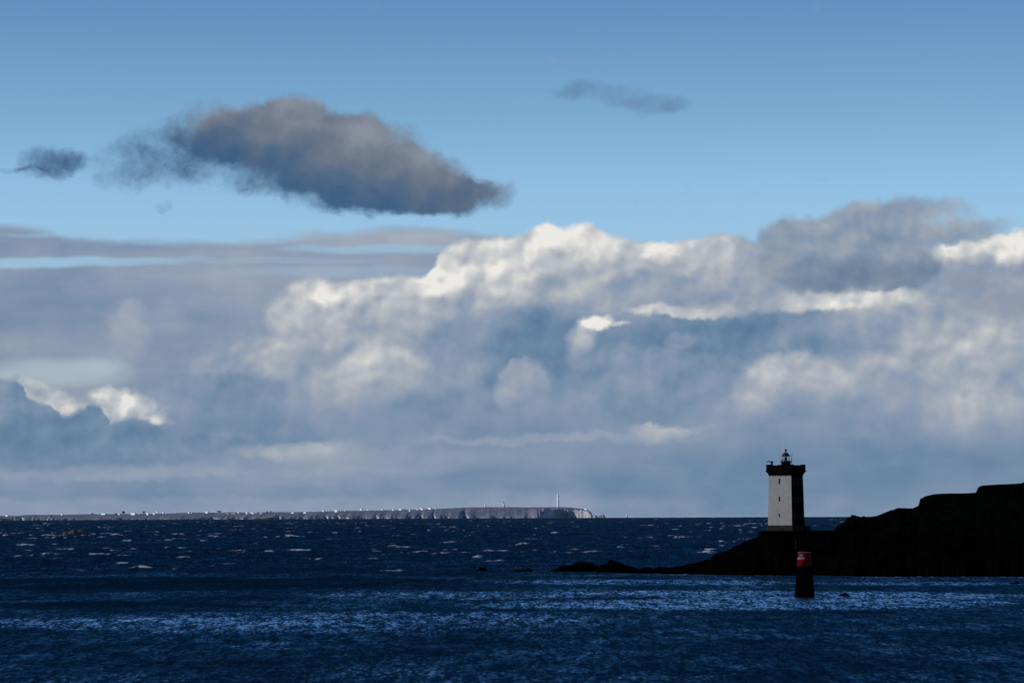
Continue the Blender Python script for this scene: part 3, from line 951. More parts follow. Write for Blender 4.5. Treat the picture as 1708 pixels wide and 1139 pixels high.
fw = .46
fr = [(-.18, L(807), L(798), fw), (-.18, L(836.2), L(828), fw), (-.18, L(862.3), L(856), fw * .85)]
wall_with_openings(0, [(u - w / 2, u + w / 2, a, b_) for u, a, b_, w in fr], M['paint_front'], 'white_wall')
for u, a, b_, w in fr:
    window(0, u, a, b_, w)
side_w = []
for (a, b_), cols in (((L(807.5), L(799)), (-1.75, .05, 1.8)), ((L(836.5), L(829)), (-1.7, .15, 1.85)), ((L(863), L(856.8)), (-1.65, 1.9))):
    for u in cols:
        side_w.append((u, a, b_, .46 if abs(u) > 1 else .62))
wall_with_openings(1, [(u - w / 2, u + w / 2, a, b_) for u, a, b_, w in side_w], M['granite'], 'granite_wall')
for u, a, b_, w in side_w:
    window(1, u, a, b_, w, M['pale_stone'])
wall_with_openings(2, [], M['granite'], 'granite_wall')
wall_with_openings(3, [], M['granite'], 'granite_wall')
# plinth with a chamfered course
bm = bmesh.new()
hp = hb + .22
frustum(bm, hp + .1, hp, 0 - 1.0, L(877.5))
obj('plinth', bm, M['plinth'], lh)
bm = bmesh.new(); frustum(bm, hp - .004, hb + .02, L(877.5), z_foot)
obj('plinth_course', bm, M['plinth'], lh)
# corbel table: a flaring band over a row of corbels on each face
hc = 66.0 * PXM / kw / 2
hl_ = 70.0 * PXM / kw / 2
bm = bmesh.new()
frustum(bm, ht + .02, hc, z_head - .002, L(787))
obj('cornice_cove', bm, M['granite'], lh)
zc0, zc1 = L(793.6), z_head + .55
ncorb = 9
for side in range(4):
    for i in range(ncorb):
        u = -ht + .3 + (2 * ht - .6) * i / (ncorb - 1)
        bm = bmesh.new()
        vs = [(-.15, -ht - .01, zc0), (.15, -ht - .01, zc0), (.15, -ht - .12, zc0 + .1), (-.15, -ht - .12, zc0 + .1)]
        # stepped bracket
        box(bm, -.16, .16, -.16, .04, zc0, zc0 + .26, bev=.03)
        box(bm, -.17, .17, -.32, .04, zc0 + .262, zc1, bev=.03)
        bm.transform(Matrix.Rotation(math.pi / 2 * side, 4, 'Z') @ Matrix.Translation((u, -ht, 0)))
        obj('corbel', bm, M['granite'], lh)
bm = bmesh.new(); frustum(bm, hl_, hl_, L(787) + .002, L(785)); bmesh.ops.bevel(bm, geom=bm.edges[:], offset=.05, segments=1, affect='EDGES')
obj('cornice_ledge', bm, M['granite'], lh)
# parapet: four low walls with coping and corner blocks
hpz0, hpz1 = L(785) + .002, L(775.8)
for side in range(4):
    bm = bmesh.new()
    box(bm, -hc + .9, hc - .9, -hc, -hc + .35, hpz0, hpz1 - .16)
    box(bm, -hc + .9, hc - .9, -hc - .05, -hc + .42, hpz1 - .158, hpz1, bev=.02)
    bm.transform(Matrix.Rotation(math.pi / 2 * side, 4, 'Z'))
    obj('parapet', bm, M['granite'], lh)
    bm = bmesh.new()
    box(bm, -hc - .06, -hc + .898, -hc - .06, -hc + .898, hpz0, L(774.6), bev=.04)
    bm.transform(Matrix.Rotation(math.pi / 2 * side, 4, 'Z'))
    obj('corner_block', bm, M['granite'], lh)
bm = bmesh.new(); frustum(bm, hc - .36, hc - .36, hpz0 + .01, hpz0 + .12)
obj('roof_terrace', bm, M['granite'], lh)
# watch room drum and gallery
zg0, zg1 = L(775.5), L(769.2)
rd = 7.8 * PXM
bm = bmesh.new(); lathe(bm, [(rd, hpz0 + .12), (rd, L(771.6)), (rd + .08, L(771.3))], 32)
obj('watch_room', bm, M['granite'], lh, True)
lant = None
bm = bmesh.new(); lathe(bm, [(rd + .1, L(771.5)), (9.2 * PXM, L(770.8)), (9.2 * PXM, L(769.6)), (8.9 * PXM, L(769.2)), (rd, L(769.2))], 32)
obj('gallery', bm, M['black_iron'], lh)
bm = bmesh.new()
for k_ in range(18):
    a = 2 * math.pi * k_ / 18
    tube(bm, [(8.9 * PXM * math.cos(a), 8.9 * PXM * math.sin(a), L(769.4)), (8.9 * PXM * math.cos(a), 8.9 * PXM * math.sin(a), L(766.2) - .1)], .018, 5)
for zz in (L(766.2) - .1,):
    tube(bm, [(8.9 * PXM * math.cos(2 * math.pi * k_ / 36), 8.9 * PXM * math.sin(2 * math.pi * k_ / 36), zz) for k_ in range(37)], .02, 5)
obj('gallery_railing', bm, M['black_iron'], lh)
# lantern: glazing bars, curved panes, lens, dome, vent ball, lightning rod
rg = 6.6 * PXM


def glass_fn(k, b):
    b.inputs['Base Color'].default_value = (.92, .96, .97, 1)
    b.inputs['Roughness'].default_value = .03
    b.inputs['Transmission Weight'].default_value = 1.0
    b.inputs['IOR'].default_value = 1.02
    b.inputs['Specular IOR Level'].default_value = .25


M['glass'] = material('lantern_glass', glass_fn)
zl0, zl1 = L(769.2), L(761.3)
bm = bmesh.new()
for k_ in range(12):
    a = 2 * math.pi * (k_ + .5) / 12
    tube(bm, [(rg * math.cos(a), rg * math.sin(a), zl0), (rg * math.cos(a), rg * math.sin(a), zl1 + .05)], .035, 6)
tube(bm, [(rg * math.cos(2 * math.pi * k_ / 36), rg * math.sin(2 * math.pi * k_ / 36), zl0 + .06) for k_ in range(37)], .05, 6)
obj('glazing_bars', bm, M['black_iron'], lh)
bm = bmesh.new(); lathe(bm, [(rg - .06, zl0 + .02), (rg - .06, zl1)], 36)
for f in [f for f in bm.faces if len(f.verts) > 4]: bm.faces.remove(f)
obj('lantern_pane', bm, M['glass'], lh, True)
bm = bmesh.new(); lathe(bm, [(.10, zl0), (.16, zl0 + .15), (.30, zl0 + .22), (.34, zl0 + .5), (.34, zl0 + .72), (.28, zl0 + .98), (.12, zl0 + 1.1), (.0, zl0 + 1.12)], 20)
obj('lens', bm, M['dark_glass'], lh, True)
bm = bmesh.new()
rdm = 7.1 * PXM
dome = [(rdm, zl1), (rdm + .06, zl1 + .06), (rdm, zl1 + .14)]
z_dt = L(754.6)
for k_ in range(1, 9):
    a = math.pi / 2 * k_ / 9
    dome.append((rdm * .93 * math.cos(a), zl1 + .14 + (z_dt - zl1 - .14) * math.sin(a)))
dome.append((.18, z_dt + .02)); dome.append((.14, z_dt + .22))
lathe(bm, dome, 32)
obj('dome', bm, M['black_iron'], lh, True)
bm = bmesh.new()
zb = L(750.8); rb = 2.05 * PXM
lathe(bm, [(.001, zb - rb)] + [(rb * math.cos(t), zb + rb * math.sin(t)) for t in [math.radians(v) for v in range(-75, 90, 15)]] + [(.0, zb + rb)], 20)
lathe(bm, [(.10, z_dt + .2), (.16, z_dt + .28), (.10, zb - rb + .06)], 12)
obj('vent_ball', bm, M['black_iron'], lh, True)
bm = bmesh.new(); tube(bm, [(0, 0, zb + rb - .02), (0, 0, L(747.2))], [.025, .012], 6)
obj('lightning_rod', bm, M['black_iron'], lh)


def local(px, py, back=0.0):
    """photo pixel at the tower's range -> lighthouse local coordinates (in the plane through its axis)"""
    x = (px - LH_PX) * PXM
    v = Vector((x, back, 0)); v.rotate(Matrix.Rotation(-TH, 4, 'Z'))
    return Vector((v.x, v.y, L(py)))


# mast on the gallery (right), with its little angled top
bm = bmesh.new()
tube(bm, [local(1321.4, 770.5), local(1321.5, 759.2)], .055, 7)
tube(bm, [local(1321.5, 759.5), local(1322.4, 758.2), local(1322.8, 755.3)], [.05, .04, .03], 7)
tube(bm, [local(1320.5, 759.6), local(1322.0, 759.4)], .035, 6)
tube(bm, [local(1318.5, 771.5), local(1321.6, 772.2), local(1321.6, 770)], .07, 7)
obj('antenna_mast', bm, M['black_iron'], lh)
# fog horn housing with its bent arm (left)
bm = bmesh.new()
p = local(1288.2, 772)
vsz = .30
box(bm, p.x - .26, p.x + .26, p.y - .26, p.y + .26, L(774.6) - .9, L(771.6), rot=-TH)
box(bm, p.x - .34, p.x + .34, p.y - .34, p.y + .34, L(771.598), L(768.9), rot=-TH, bev=.06)
obj('fog_horn_housing', bm, M['black_iron'], lh)
bm = bmesh.new()
tube(bm, [local(1286.8, 769.2), local(1284.2, 769.0), local(1282.4, 769.4), local(1281.2, 770.1), local(1280.5, 770.9)], [.10, .10, .11, .12, .09], 8)
obj('fog_horn_arm', bm, M['black_iron'], lh)
# little door on the back side of the watch room and foot of the tower keep the shape from other sides
bm = bmesh.new(); box(bm, -.5, .5, hp + .0, hp + .12, 0.05, 2.1); obj('door', bm, M['black_iron'], lh)

# terrace the tower stands on
tx0, tx1 = at(1264.5, 893, D_TOW).x, at(1386, 893, D_TOW).x
t0 = empty('terrace', ((tx0 + tx1) / 2, D_TOW - 1, zt(893)), 0, 'long low dark stone terrace wall under the lighthouse', 'wall')
hwid = (tx1 - tx0) / 2
bm = bmesh.new(); box(bm, -hwid + .3, hwid, -6.5, 6.5, -7, L(886.2)); obj('wall', bm, M['granite'], t0)
bm = bmesh.new(); box(bm, -hwid, hwid + .1, -6.7, 6.7, L(886.2) + .002, L(884.6), bev=.05); obj('coping', bm, M['granite'], t0)
# small outbuilding right of its foot
ob = at(1346.8, 885, D_TOW + 1.0)
hut = empty('outbuilding', (ob.x, D_TOW + 1.0, zt(884.6)), 0, 'small dark stone hut against the right foot of the lighthouse', 'hut')
bm = bmesh.new(); box(bm, -.55, .62, -1.2, 1.2, 0, 1.1); obj('wall', bm, M['granite'], hut)
bm = bmesh.new(); box(bm, -.62, .70, -1.3, 1.3, 1.102, 1.22, bev=.03); obj('roof', bm, M['granite'], hut)
bm = bmesh.new(); box(bm, -.2, .25, -1.24, -1.202, 0.05, .95); obj('door', bm, M['black_iron'], hut)
# pale post on the rocks
pp = at(1327, 904, 940)
post = empty('marker_post', (pp.x, 940, pp.z - .5), 0, 'thin pale post standing on the black rocks below the lighthouse', 'post')
bm = bmesh.new(); tube(bm, [(0, 0, -1), (0, 0, 1.1)], .05, 8); obj('shaft', bm, M['pale_stone'], post)
bm = bmesh.new(); box(bm, -.09, .09, -.03, .03, .8, 1.15); obj('mark', bm, M['pale_stone'], post)

# ================================================================== the red beacon tower
bw = sea_at(1343.3, 996.5)
D_B = bw.y
PB = D_B / FPX
bc = empty('beacon_tower', (bw.x, D_B + 1.6, sea_z(bw.x, D_B)), 0, 'tapered masonry beacon tower with a red painted top and black foot standing in the water', 'beacon')


def ZB(py): return (996.5 - py) * PB


def red_fn(k, b):
    t = k.n('ShaderNodeTexCoord').outputs['Object']
    n = k.noise(t, 1.6, 6, .65)
    n2 = k.noise(k.vm('MULTIPLY', t, (1, 1, .12)), 4, 4, .6)
    c = k.mix(k.ss(n, .35, .65), (.060, .001, .003), (.12, .003, .008))
    c = k.mix(k.ss(n2, .55, .8, 0, .5), c, (.05, .004, .006))
    k.put(b.inputs['Base Color'], c)
    b.inputs['Roughness'].default_value = .8
    b.inputs['Specular IOR Level'].default_value = .02


M['red'] = material('weathered_red_paint', red_fn)
M['beacon_white'] = weathered('weathered_white_paint', (.20, .17, .18), (.32, .28, .28), 2, .8, 0)
M['beacon_black'] = weathered('weed_black_masonry', (.0006, .0006, .0007), (.0014, .0015, .0015), 1.5, .95, .4, 5, 0.0)
M['rim_stone'] = weathered('pale_rim', (.05, .03, .03), (.09, .06, .055), 4, .8, .2)


def rB(py):                                            # radius against height
    return np.interp(py, [920.5, 943, 958, 996.5], [10.6 * PB, 13.0 * PB, 13.6 * PB, 17.2 * PB])


NB_ = 40
bm = bmesh.new(); lathe(bm, [(rB(1002), ZB(1002) - .6), (rB(996.5), 0), (rB(985), ZB(985)), (rB(970), ZB(970)), (rB(955), ZB(955)), (rB(944.2), ZB(944.2))], NB_)
obj('base', bm, M['beacon_black'], bc, True)
bm = bmesh.new(); lathe(bm, [(rB(944.2), ZB(944.2) + .002), (rB(932), ZB(932)), (rB(922.2), ZB(922.2))], NB_)
obj('red_drum', bm, M['red'], bc, True)
bm = bmesh.new(); lathe(bm, [(rB(922.2) + .05, ZB(922.2) + .002), (rB(921.4) + .06, ZB(921.4)), (rB(920.8) - .1, ZB(920.7)), (.3, ZB(920.3))], NB_)
obj('rim', bm, M['rim_stone'], bc, False)
a = math.radians(-12)
for zz in np.arange(.9, ZB(923), .38):
    r = rB(996.5 - zz / PB)
    bm = bmesh.new()
    tube(bm, [((r - .02) * math.cos(a - .1), (r - .02) * math.sin(a - .1), zz), ((r + .13) * math.cos(a - .09), (r + .13) * math.sin(a - .09), zz),
              ((r + .13) * math.cos(a + .09), (r + .13) * math.sin(a + .09), zz), ((r - .02) * math.cos(a + .1), (r - .02) * math.sin(a + .1), zz)], .025, 5)
    obj('rung', bm, M['beacon_black'], bc)



def wrap_text(word, py, size, ang_end):
    """lettering bent round the red drum, its last letter ending at angle ang_end (degrees, -90 faces the camera)"""
    cu = bpy.data.curves.new('lettering', 'FONT'); cu.body = word; cu.size = size; cu.align_x = 'RIGHT'; cu.extrude = .01
    cu.space_character = 1.15; cu.offset = .012
    to = bpy.data.objects.new('tmp', cu); COL.objects.link(to)
    dg = bpy.context.evaluated_depsgraph_get()
    me = bpy.data.meshes.new_from_object(to.evaluated_get(dg))
    bpy.data.objects.remove(to); bpy.data.curves.remove(cu)
    bm = bmesh.new(); bm.from_mesh(me); bpy.data.meshes.remove(me)
    bmesh.ops.triangulate(bm, faces=bm.faces)
    for _ in range(2):
        bmesh.ops.subdivide_edges(bm, edges=[e for e in bm.edges if e.calc_length() > .12], cuts=1)
        bmesh.ops.triangulate(bm, faces=[f for f in bm.faces if len(f.verts) > 3])
    for v in bm.verts:
        z = ZB(py) + v.co.y
        r = rB(996.5 - z / PB) + .022 + v.co.z
        t = math.radians(ang_end) + v.co.x / r
        v.co = (r * math.cos(t), r * math.sin(t), z)
    return obj('lettering', bm, M['beacon_white'], bc)


wrap_text('LA', 927.3, .50, 270 - 19)
wrap_text('LOUVE', 932.6, .50, 270 - 3)

# ================================================================== the far island
D_I = 19000.0
PI_ = D_I / FPX


def zi(px, py, D=D_I):
    return CAM_H - (py - lev(px)) / FPX * D


top_px = [(-900, 862), (-300, 861), (0, 860), (20, 858.4), (60, 858.6), (110, 857.4), (150, 857), (200, 856.8), (260, 856.2), (300, 854.2), (345, 854.8),
          (365, 854), (400, 854.2), (450, 853.8), (500, 853.6), (560, 851.6), (600, 851.2), (650, 850.2), (700, 849), (740, 847.6),
          (775, 845.9), (820, 845.4), (850, 845.2), (880, 845.8), (905, 845.6), (935, 845.2), (955, 845.9), (972, 848.2), (982, 850), (986, 853),
          (988, 858), (989.5, 862), (992, 866), (1000, 868)]
ix = np.array([p[0] for p in top_px], float); iy = np.array([p[1] for p in top_px], float)
NI, NJ = 1500, 70
ui = np.concatenate([np.linspace(-900, -20, 150)[:-1], np.linspace(-20, 1000, NI)])
tj = np.linspace(0, 1, NJ)
U, T = np.meshgrid(ui, tj)
topz = CAM_H - (np.interp(ui, ix, iy) + (fbm(ui / 7, ui * 0, 3, 91) - .5) * .7 - (849.7 - ROLL * (ui - 854))) / FPX * (D_I + 500)
sea_i = -(D_I ** 2) / (2 * R_EARTH)
# coast wobble: buttresses and gullies, and the shaded bay left of the cape
coast = 190 * (fbm(ui / 60, ui * 0, 3, 92) - .5) + 70 * (fbm(ui / 14, ui * 0, 3, 93) - .5) + 18 * (fbm(ui / 4, ui * 0, 2, 94) - .5)
coast += np.interp(ui, [-900, 840, 885, 900, 935, 965, 985, 1000], [0, 0, -110, -90, 170, 210, 60, 250])
for gxp, gd, gw in ((700, 110, 3), (721, 120, 2.5), (773, 160, 4), (625, 70, 3), (540, 90, 3.5), (350, 60, 2.5), (462, 60, 3), (560, 60, 3), (84, 80, 5), (30, 100, 5), (110, 60, 4)):
    coast += gd * np.exp(-((ui - gxp) / gw) ** 2)
cliff_h = np.interp(ui, [-900, 0, 20, 100, 300, 500, 650, 760, 800, 880, 905, 950, 1000], [.5, .5, .75, .45, .42, .55, .5, .5, .3, .5, .95, .96, .98])
cliff_h = cliff_h * (.85 + .35 * (fbm(ui / 9, ui * 0, 3, 95) - .5))
tc_ = .35
depth = np.where(T < tc_, 30 * T / tc_ + 26 * (T / tc_) ** 3, 56 + 560 * ((T - tc_) / (.8 - tc_)))
hfrac = np.where(T < tc_, cliff_h * (T / tc_) ** .8, cliff_h + (1 - cliff_h) * np.clip((T - tc_) / (.8 - tc_), 0, 1) ** .8)
hfrac = np.where(T > .8, 1 - .06 * ((T - .8) / .2), hfrac)
fade_c = 1 - .75 * sstep(0, .8, T)
DI = D_I + coast[None, :] * fade_c + depth
XI = (U - 854) / FPX * D_I
ZI = sea_i - 3 + (topz - sea_i + 3) * hfrac
relief_i = (fbm(XI / 34, ZI / 30, 4, 96) - .5) * 17 * sstep(0, .1, T) * (1 - sstep(tc_, tc_ + .12, T))
relief_i += (fbm(XI / 90, DI / 90, 4, 97) - .5) * 16 * sstep(tc_, tc_ + .1, T) * (1 - sstep(.7, .8, T)) * 0
DI = DI + relief_i
ZI += (fbm(XI / 60, DI / 60, 4, 97) - .5) * 9 * sstep(tc_, tc_ + .1, T) * (1 - sstep(.65, .8, T))
ZI = ZI - 60 * (T > .99)


def isl_fn(k, b):
    pos = k.n('ShaderNodeNewGeometry').outputs['Position']
    nx, ny, nz = k.xyz(k.n('ShaderNodeNewGeometry').outputs['True Normal'])
    st = k.noise(k.vm('MULTIPLY', pos, (1, .3, .16)), .045, 6, .66)
    n1 = k.noise(pos, .007, 6, .62)
    cliff = k.mix(k.ss(st, .38, .62), (.26, .28, .31), (.47, .47, .46))
    heath = k.mix(k.ss(n1, .35, .65), (.125, .14, .175), (.185, .185, .215))  # blue-grey of distance haze put into heath and cliff colours
    scar = k.ss(k.noise(pos, .028, 5, .68), .60, .70)
    heath = k.mix(k.m('MULTIPLY', scar, .75), heath, (.36, .35, .33))
    steep = k.ss(nz, .50, .74, 1.0, 0.0)
    n3 = k.noise(k.vm('MULTIPLY', pos, (1, .2, .3)), .012, 4, .6)
    steep = k.m('MULTIPLY', steep, k.ss(n3, .34, .56, .15, 1.0))
    k.put(b.inputs['Base Color'], k.mix(steep, heath, cliff))
    b.inputs['Roughness'].default_value = .95
    b.inputs['Specular IOR Level'].default_value = .05


M['island'] = material('island_heath_and_cliff', isl_fn)
me = grid_mesh('island', XI, DI, ZI)
isl = link('island', me, M['island'])
tag(isl, 'long low hazy island with pale sea cliffs on the horizon', kind='structure')


def ground_i(px, back=430.0):
    """plateau height at a column, a little back from the crest front"""
    return float(np.interp(px, ui, topz)), D_I + 480


M['isl_white'] = weathered('sunlit_white_render', (.84, .84, .82), (.90, .90, .88), .3, .8, 0)
M['isl_slate'] = weathered('slate_roof', (.22, .23, .26), (.30, .31, .34), .4, .6, 0)
M['isl_dark'] = weathered('dark_lantern', (.05, .05, .06), (.08, .07, .07), .4, .6, 0)
M['isl_bush'] = weathered('dark_foliage', (.035, .042, .045), (.065, .075, .07), .2, .9, 0)
M['isl_red'] = weathered('brown_red_paint', (.16, .07, .06), (.22, .10, .08), .4, .8, 0)


def house(px, py, wpx, hpx, roof, label, group='white houses of the far island'):
    """py: foot of the house in the photo"""
    D = D_I + 440
    p = at(px, py, D)
    s = D / FPX
    w, h = wpx * s, hpx * s
    turn = random.uniform(-.85, -.5)
    w *= .85 / math.cos(turn); h *= 1.25
    dpt = min(8.0, w)
    e = empty('island_house', (p.x, D - 60, p.z - .4), turn, label, 'house', group)
    bm = bmesh.new(); box(bm, -w / 2, w / 2, -dpt / 2, dpt / 2, -3, h); obj('wall', bm, M['isl_white'], e)
    bm = bmesh.new()
    rh = roof * s
    v = [bm.verts.new(c) for c in ((-w / 2 - .3, -dpt / 2 - .3, h + .01), (w / 2 + .3, -dpt / 2 - .3, h + .01), (w / 2 + .3, dpt / 2 + .3, h + .01), (-w / 2 - .3, dpt / 2 + .3, h + .01),
                                   (-w / 2 - .3, 0, h + rh), (w / 2 + .3, 0, h + rh))]
    for f in ((0, 1, 5, 4), (2, 3, 4, 5), (0, 4, 3), (1, 2, 5), (3, 2, 1, 0)):
        bm.faces.new([v[i] for i in f])
    rf = obj('roof', bm, M['isl_slate'], e)
    if wpx < 7:
        bm = bmesh.new(); box(bm, w / 2 - 1.6, w / 2 - .2, -.6, .6, h + .05, h + rh + 1.2); obj('chimney', bm, M['isl_white'], rf)
    return e


HOUSES = [
    (14.5, 860.2, 4, 1.6, 'white house at the extreme left end of the island skyline'),
    (106, 857.9, 3, 1.3, 'small white house just left of the short pale mast'),
    (175, 857.2, 8.5, 1.4, 'long white building alone right of the short pale mast'),
    (201, 857.4, 3, 1.0, 'tiny white house under the dark tree clump'),
    (224.5, 857.4, 8.5, 1.9, 'long white building right of the dark tree clump'),
    (234, 857.2, 2.4, 1.2, 'tiny white house between the long building and the round bush'),
    (248.5, 857.6, 3.6, 2.6, 'tall narrow white house right of the round bush'),
    (258.5, 857.4, 5, 1.6, 'white house lying lower on the slope in the left cluster'),
    (264, 853.8, 3.4, 1.2, 'white house highest on the skyline of the left cluster'),
    (273.5, 855.6, 4.6, 1.8, 'white house at the right end of the left cluster'),
    (317, 855.2, 2.8, 1.4, 'left small one of a pair of white houses'),
    (320.8, 855.2, 3.6, 1.4, 'right wider one of a pair of white houses'),
    (346.8, 854.9, 4.6, 2.0, 'single bright white house left of the dark wooded knoll'),
    (381, 857.2, 2.6, 1.2, 'dull white house low on the slope right of the wooded knoll'),
    (390.5, 858.2, 7.5, 1.9, 'wide white house lying lowest on the slope'),
    (399.5, 854.8, 2.2, 1.2, 'tiny white house on the crest above the lowest wide house'),
    (403.6, 858.4, 2.4, 1.2, 'tiny white house right of the lowest wide house'),
    (413.4, 855.6, 3, 1.5, 'first white house of the long row'),
    (421.6, 855.8, 8, 1.3, 'longest white building in the middle of the long row'),
    (428, 856.0, 4, 1.6, 'last bright house at the right end of the long row'),
    (437, 855.8, 3, .9, 'faint white house after the long row'),
    (489.8, 855.8, 5, 1.4, 'two-roofed white house alone right of the long row'),
    (510, 854.9, 4.6, 1.0, 'dull white house right of the two-roofed one'),
    (540.5, 852.0, 3.2, 1.5, 'small pale house alone on the crest left of the farmstead'),
    (561.8, 852.8, 5.6, 2.6, 'largest white house of the farmstead near the middle'),
    (568.5, 851.6, 4.2, 1.6, 'middle house of the farmstead near the island centre'),
    (576, 851.4, 3.6, 1.4, 'right house of the farmstead near the island centre'),
    (603.8, 849.9, 3, 1.6, 'small bright white house alone right of the farmstead'),
    (614.5, 849.9, 4, .8, 'low faint house beside the lone bright one'),
    (638.5, 849.4, 3, 1.0, 'tiny faint house midway to the right cluster'),
    (656.8, 850.2, 2.8, 1.2, 'leftmost white house of the right cluster'),
    (668.6, 849.8, 4.8, 1.6, 'wide white house second in the right cluster'),
    (674.2, 849.0, 2.6, 1.6, 'narrow white house third in the right cluster'),
    (683.2, 851.8, 4.2, 2.0, 'dull grey-white house below the crest in the right cluster'),
    (697.2, 849.0, 2.4, 1.0, 'small white house beside the longest building of the right cluster'),
    (703.4, 849.5, 7, 2.2, 'longest bright white building of the right cluster'),
    (717.6, 848.2, 5, 1.4, 'white house right of the longest building'),
    (726.8, 847.9, 2.4, 1.0, 'last tiny white house before the bare slope'),
    (977, 849.0, 5.5, 1.2, 'low white building near the cliff edge at the right end of the island')]
for px, py, w_, h_, lb in HOUSES:
    house(px, py, w_, h_, .5, lb)

# short pale mast / spire at left
s = D_I / FPX
p = at(134.3, 857.3, D_I + 440)
e = empty('spire', (p.x, D_I + 400, p.z - 1), 0, 'short pale pointed spire on the left part of the island', 'spire')
bm = bmesh.new(); frustum(bm, 2.6, 2.2, -3, 7.5); obj('tower', bm, M['isl_white'], e)
bm = bmesh.new(); frustum(bm, 2.4, .15, 7.51, 15); obj('steeple', bm, M['isl_white'], e)


def bush(px, py, wpx, hpx, label, seed):
    """wind-bent clump: short trunk(s) and a crown of many small leaf clumps"""
    r_ = random.Random(seed)
    D = D_I + 430
    p = at(px, py, D); s = D / FPX
    e = empty('tree', (p.x, D - 30, p.z - 1.0), 0, label, 'tree', 'dark trees on the island skyline')
    w, h = wpx * s / 2, hpx * s
    bm = bmesh.new()
    for k_ in range(3):
        x = (k_ - 1) * w * .45
        tube(bm, [(x, 0, -2), (x * 1.1, 0, h * .35), (x * 1.3 + w * .1, 0, h * .7)], [.6, .45, .2], 6)
    obj('trunk', bm, M['isl_dark'], e)
    bm = bmesh.new()
    for _ in range(260):
        a, b_, c = r_.uniform(-1, 1), r_.uniform(-1, 1), r_.uniform(-1, 1)
        if a * a + b_ * b_ + c * c > 1: continue
        cx, cy, cz = a * w + w * .1, b_ * w * .5, h * .62 + c * h * .38
        m4 = Matrix.Translation((cx, cy, cz)) @ Matrix.Rotation(r_.random() * 3, 4, 'Z') @ Matrix.Diagonal((r_.uniform(.8, 2), r_.uniform(.8, 2), r_.uniform(.5, 1.2), 1))
        bmesh.ops.create_icosphere(bm, subdivisions=1, radius=1.0, matrix=m4)
    obj('crown', bm, M['isl_bush'], e)


bush(206.5, 856.8, 6, 5.0, 'dark windswept tree clump sticking up at left of the island skyline', 1)
bush(240.6, 855.6, 4.6, 3.6, 'dark round bush on the skyline in the left house cluster', 2)
bush(366, 854.6, 7.5, 3.4, 'dark wooded knoll on the skyline near the single bright house', 3)
bush(155, 857.2, 5, 1.8, 'low dark bush left of the long white building', 4)
bush(194, 857.2, 3.6, 1.6, 'tiny dark bush just left of the tall tree clump', 5)
bush(446, 854.4, 3, 2.2, 'small dark bush right of the long row of houses', 6)
bush(452, 854.2, 2.4, 2.4, 'narrow dark bush standing right of another on the skyline', 7)

# tall white radar tower
D = D_I + 300
p = at(930.8, 845.6, D); s = D / FPX
e = empty('radar_tower', (p.x, D, p.z - 1), 0, 'tall slender white tower with a swollen head near the right end of the island', 'tower')
H = (845.6 - 822.4) * s
k_ = H / 23.2
bm = bmesh.new(); lathe(bm, [(5.6, 0), (5.2, 4), (4.7, H * .45), (4.7, H * .72)], 20); obj('shaft', bm, M['isl_white'], e, True)
bm = bmesh.new(); lathe(bm, [(4.6, H * .72 + .01), (6.2, H * .77), (6.2, H * .81), (5.2, H * .82), (5.2, H * .86), (4.4, H * .87)], 20); obj('platform', bm, M['isl_white'], e)
bm = bmesh.new(); lathe(bm, [(4.2, H * .87 + .01), (4.2, H * .91), (3.4, H * .94), (1.4, H * .955), (.8, H)], 16); obj('radome', bm, M['isl_white'], e)
bm = bmesh.new(); box(bm, -9, 6, -5, 5, -3, 4.6, bev=.3); obj('base_building', bm, M['isl_white'], e)

# old lighthouse with dark lantern and its low houses
p = at(840.0, 845.3, D)
e = empty('distant_lighthouse', (p.x, D, p.z - 1), 0, 'short white lighthouse with a dark lantern right of the white dome on the island', 'lighthouse')
bm = bmesh.new(); lathe(bm, [(4.4, -2), (4.0, 10), (3.6, 19.5), (4.1, 20)], 18)
lathe(bm, [(3.4, -2), (3.2, 16)], 14, cx=3.4, cy=1.0); obj('tower', bm, M['isl_white'], e, False)
bm = bmesh.new(); lathe(bm, [(2.4, 20.01), (2.4, 24), (1.8, 26), (.4, 28)], 14); obj('lantern', bm, M['isl_red'], e)
bm = bmesh.new(); box(bm, -22, -5, -4, 4, -3, 4.4, bev=.3); box(bm, 5.5, 14, -3, 3, -3, 2.4, bev=.3); obj('keeper_house', bm, M['isl_white'], e)

# white dome building
p = at(809.3, 845.4, D)
e = empty('dome_building', (p.x, D, p.z - 1), 0, 'round white dome with small outbuildings left of the short white lighthouse', 'dome')
bm = bmesh.new(); lathe(bm, [(4.6, -2), (4.7, 2)] + [(5.4 * math.cos(math.radians(t)), 6.6 + 5.6 * math.sin(math.radians(t))) for t in range(-45, 90, 15)] + [(0, 12.2)], 20)
obj('dome', bm, M['isl_white'], e, True)
bm = bmesh.new(); box(bm, -15.5, -9, -4, 4, -3, 5.2, bev=.4); box(bm, -20, -15.6, -3, 3, -3, 2.6, bev=.3); obj('annex', bm, M['isl_white'], e)

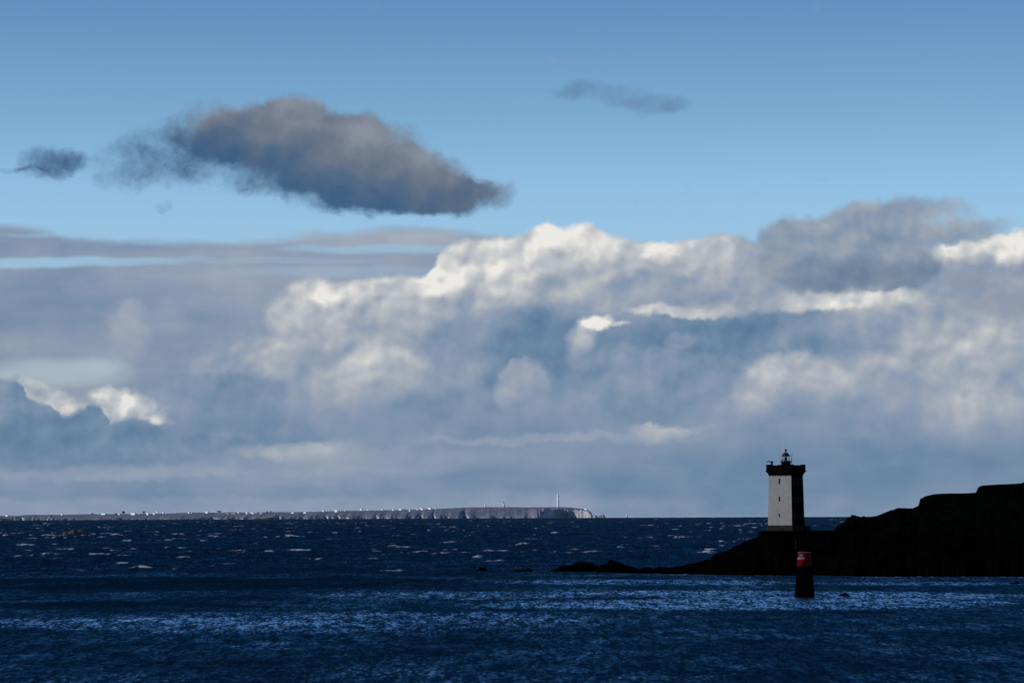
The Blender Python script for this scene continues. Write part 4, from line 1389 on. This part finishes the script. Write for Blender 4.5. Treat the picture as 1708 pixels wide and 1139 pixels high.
# far rocks off the cape and the little sea mark
rock('sea_stack', 1004, 866, 13, 9.5, 'pale jagged sea stack just off the right end of the island', D=D_I - 300, seed=51, depth=40, mat=M['island'],
     peaks=[(-1, .1), (-.6, .45), (-.2, .5), (.15, .6), (.4, 1), (.6, .55), (1, .1)])
rock('sea_stack', 993, 866, 10, 5.5, 'low pale rock at the foot of the island cape', D=D_I - 300, seed=52, depth=40, mat=M['island'])
rock('sea_stack', 55.5, 869.5, 8, 10, 'pale pointed sea stack off the left cliffs', D=D_I - 500, seed=53, depth=30, mat=M['island'],
     peaks=[(-1, 0), (-.3, .6), (.1, 1), (.4, .7), (1, 0)])
rock('sea_stack', 84, 869.5, 15, 10, 'broader pale sea stack with a dark right side off the left cliffs', D=D_I - 500, seed=54, depth=30, mat=M['island'],
     peaks=[(-1, 0), (-.5, .55), (-.15, 1), (.2, .75), (.7, .5), (1, 0)])
D = 17500
p = at(1046.0, 864.5, D); s = D / FPX
e = empty('sea_mark', (p.x, D, p.z), 0, 'tiny white-topped sea mark alone on the horizon right of the island', 'sea mark')
bm = bmesh.new(); lathe(bm, [(2.6, -12), (2.0, 9.8)], 12); obj('pillar', bm, M['isl_dark'], e)
bm = bmesh.new(); lathe(bm, [(3.4, 9.82), (3.6, 14), (2.6, 17)], 12); obj('white_head', bm, M['isl_white'], e)
bm = bmesh.new(); lathe(bm, [(1.2, 17.02), (1.0, 19.5), (.3, 21)], 10); obj('topmark', bm, M['isl_dark'], e)


# ================================================================== sea air
def haze():
    bm = bmesh.new()
    box(bm, -9000, 9000, -60, 21800, -85, 78)
    m = bpy.data.materials.new('sea_haze')
    m.use_nodes = True
    nt = m.node_tree
    nt.nodes.clear()
    k = NB(nt)
    v = k.n('ShaderNodeVolumePrincipled')
    v.inputs['Color'].default_value = (.80, .88, 1.0, 1)
    v.inputs['Density'].default_value = 1.2e-6
    v.inputs['Anisotropy'].default_value = .2
    o = k.n('ShaderNodeOutputMaterial')
    nt.links.new(v.outputs[0], o.inputs['Volume'])
    h = obj('haze', bm, m)
    tag(h, kind='stuff')


haze()
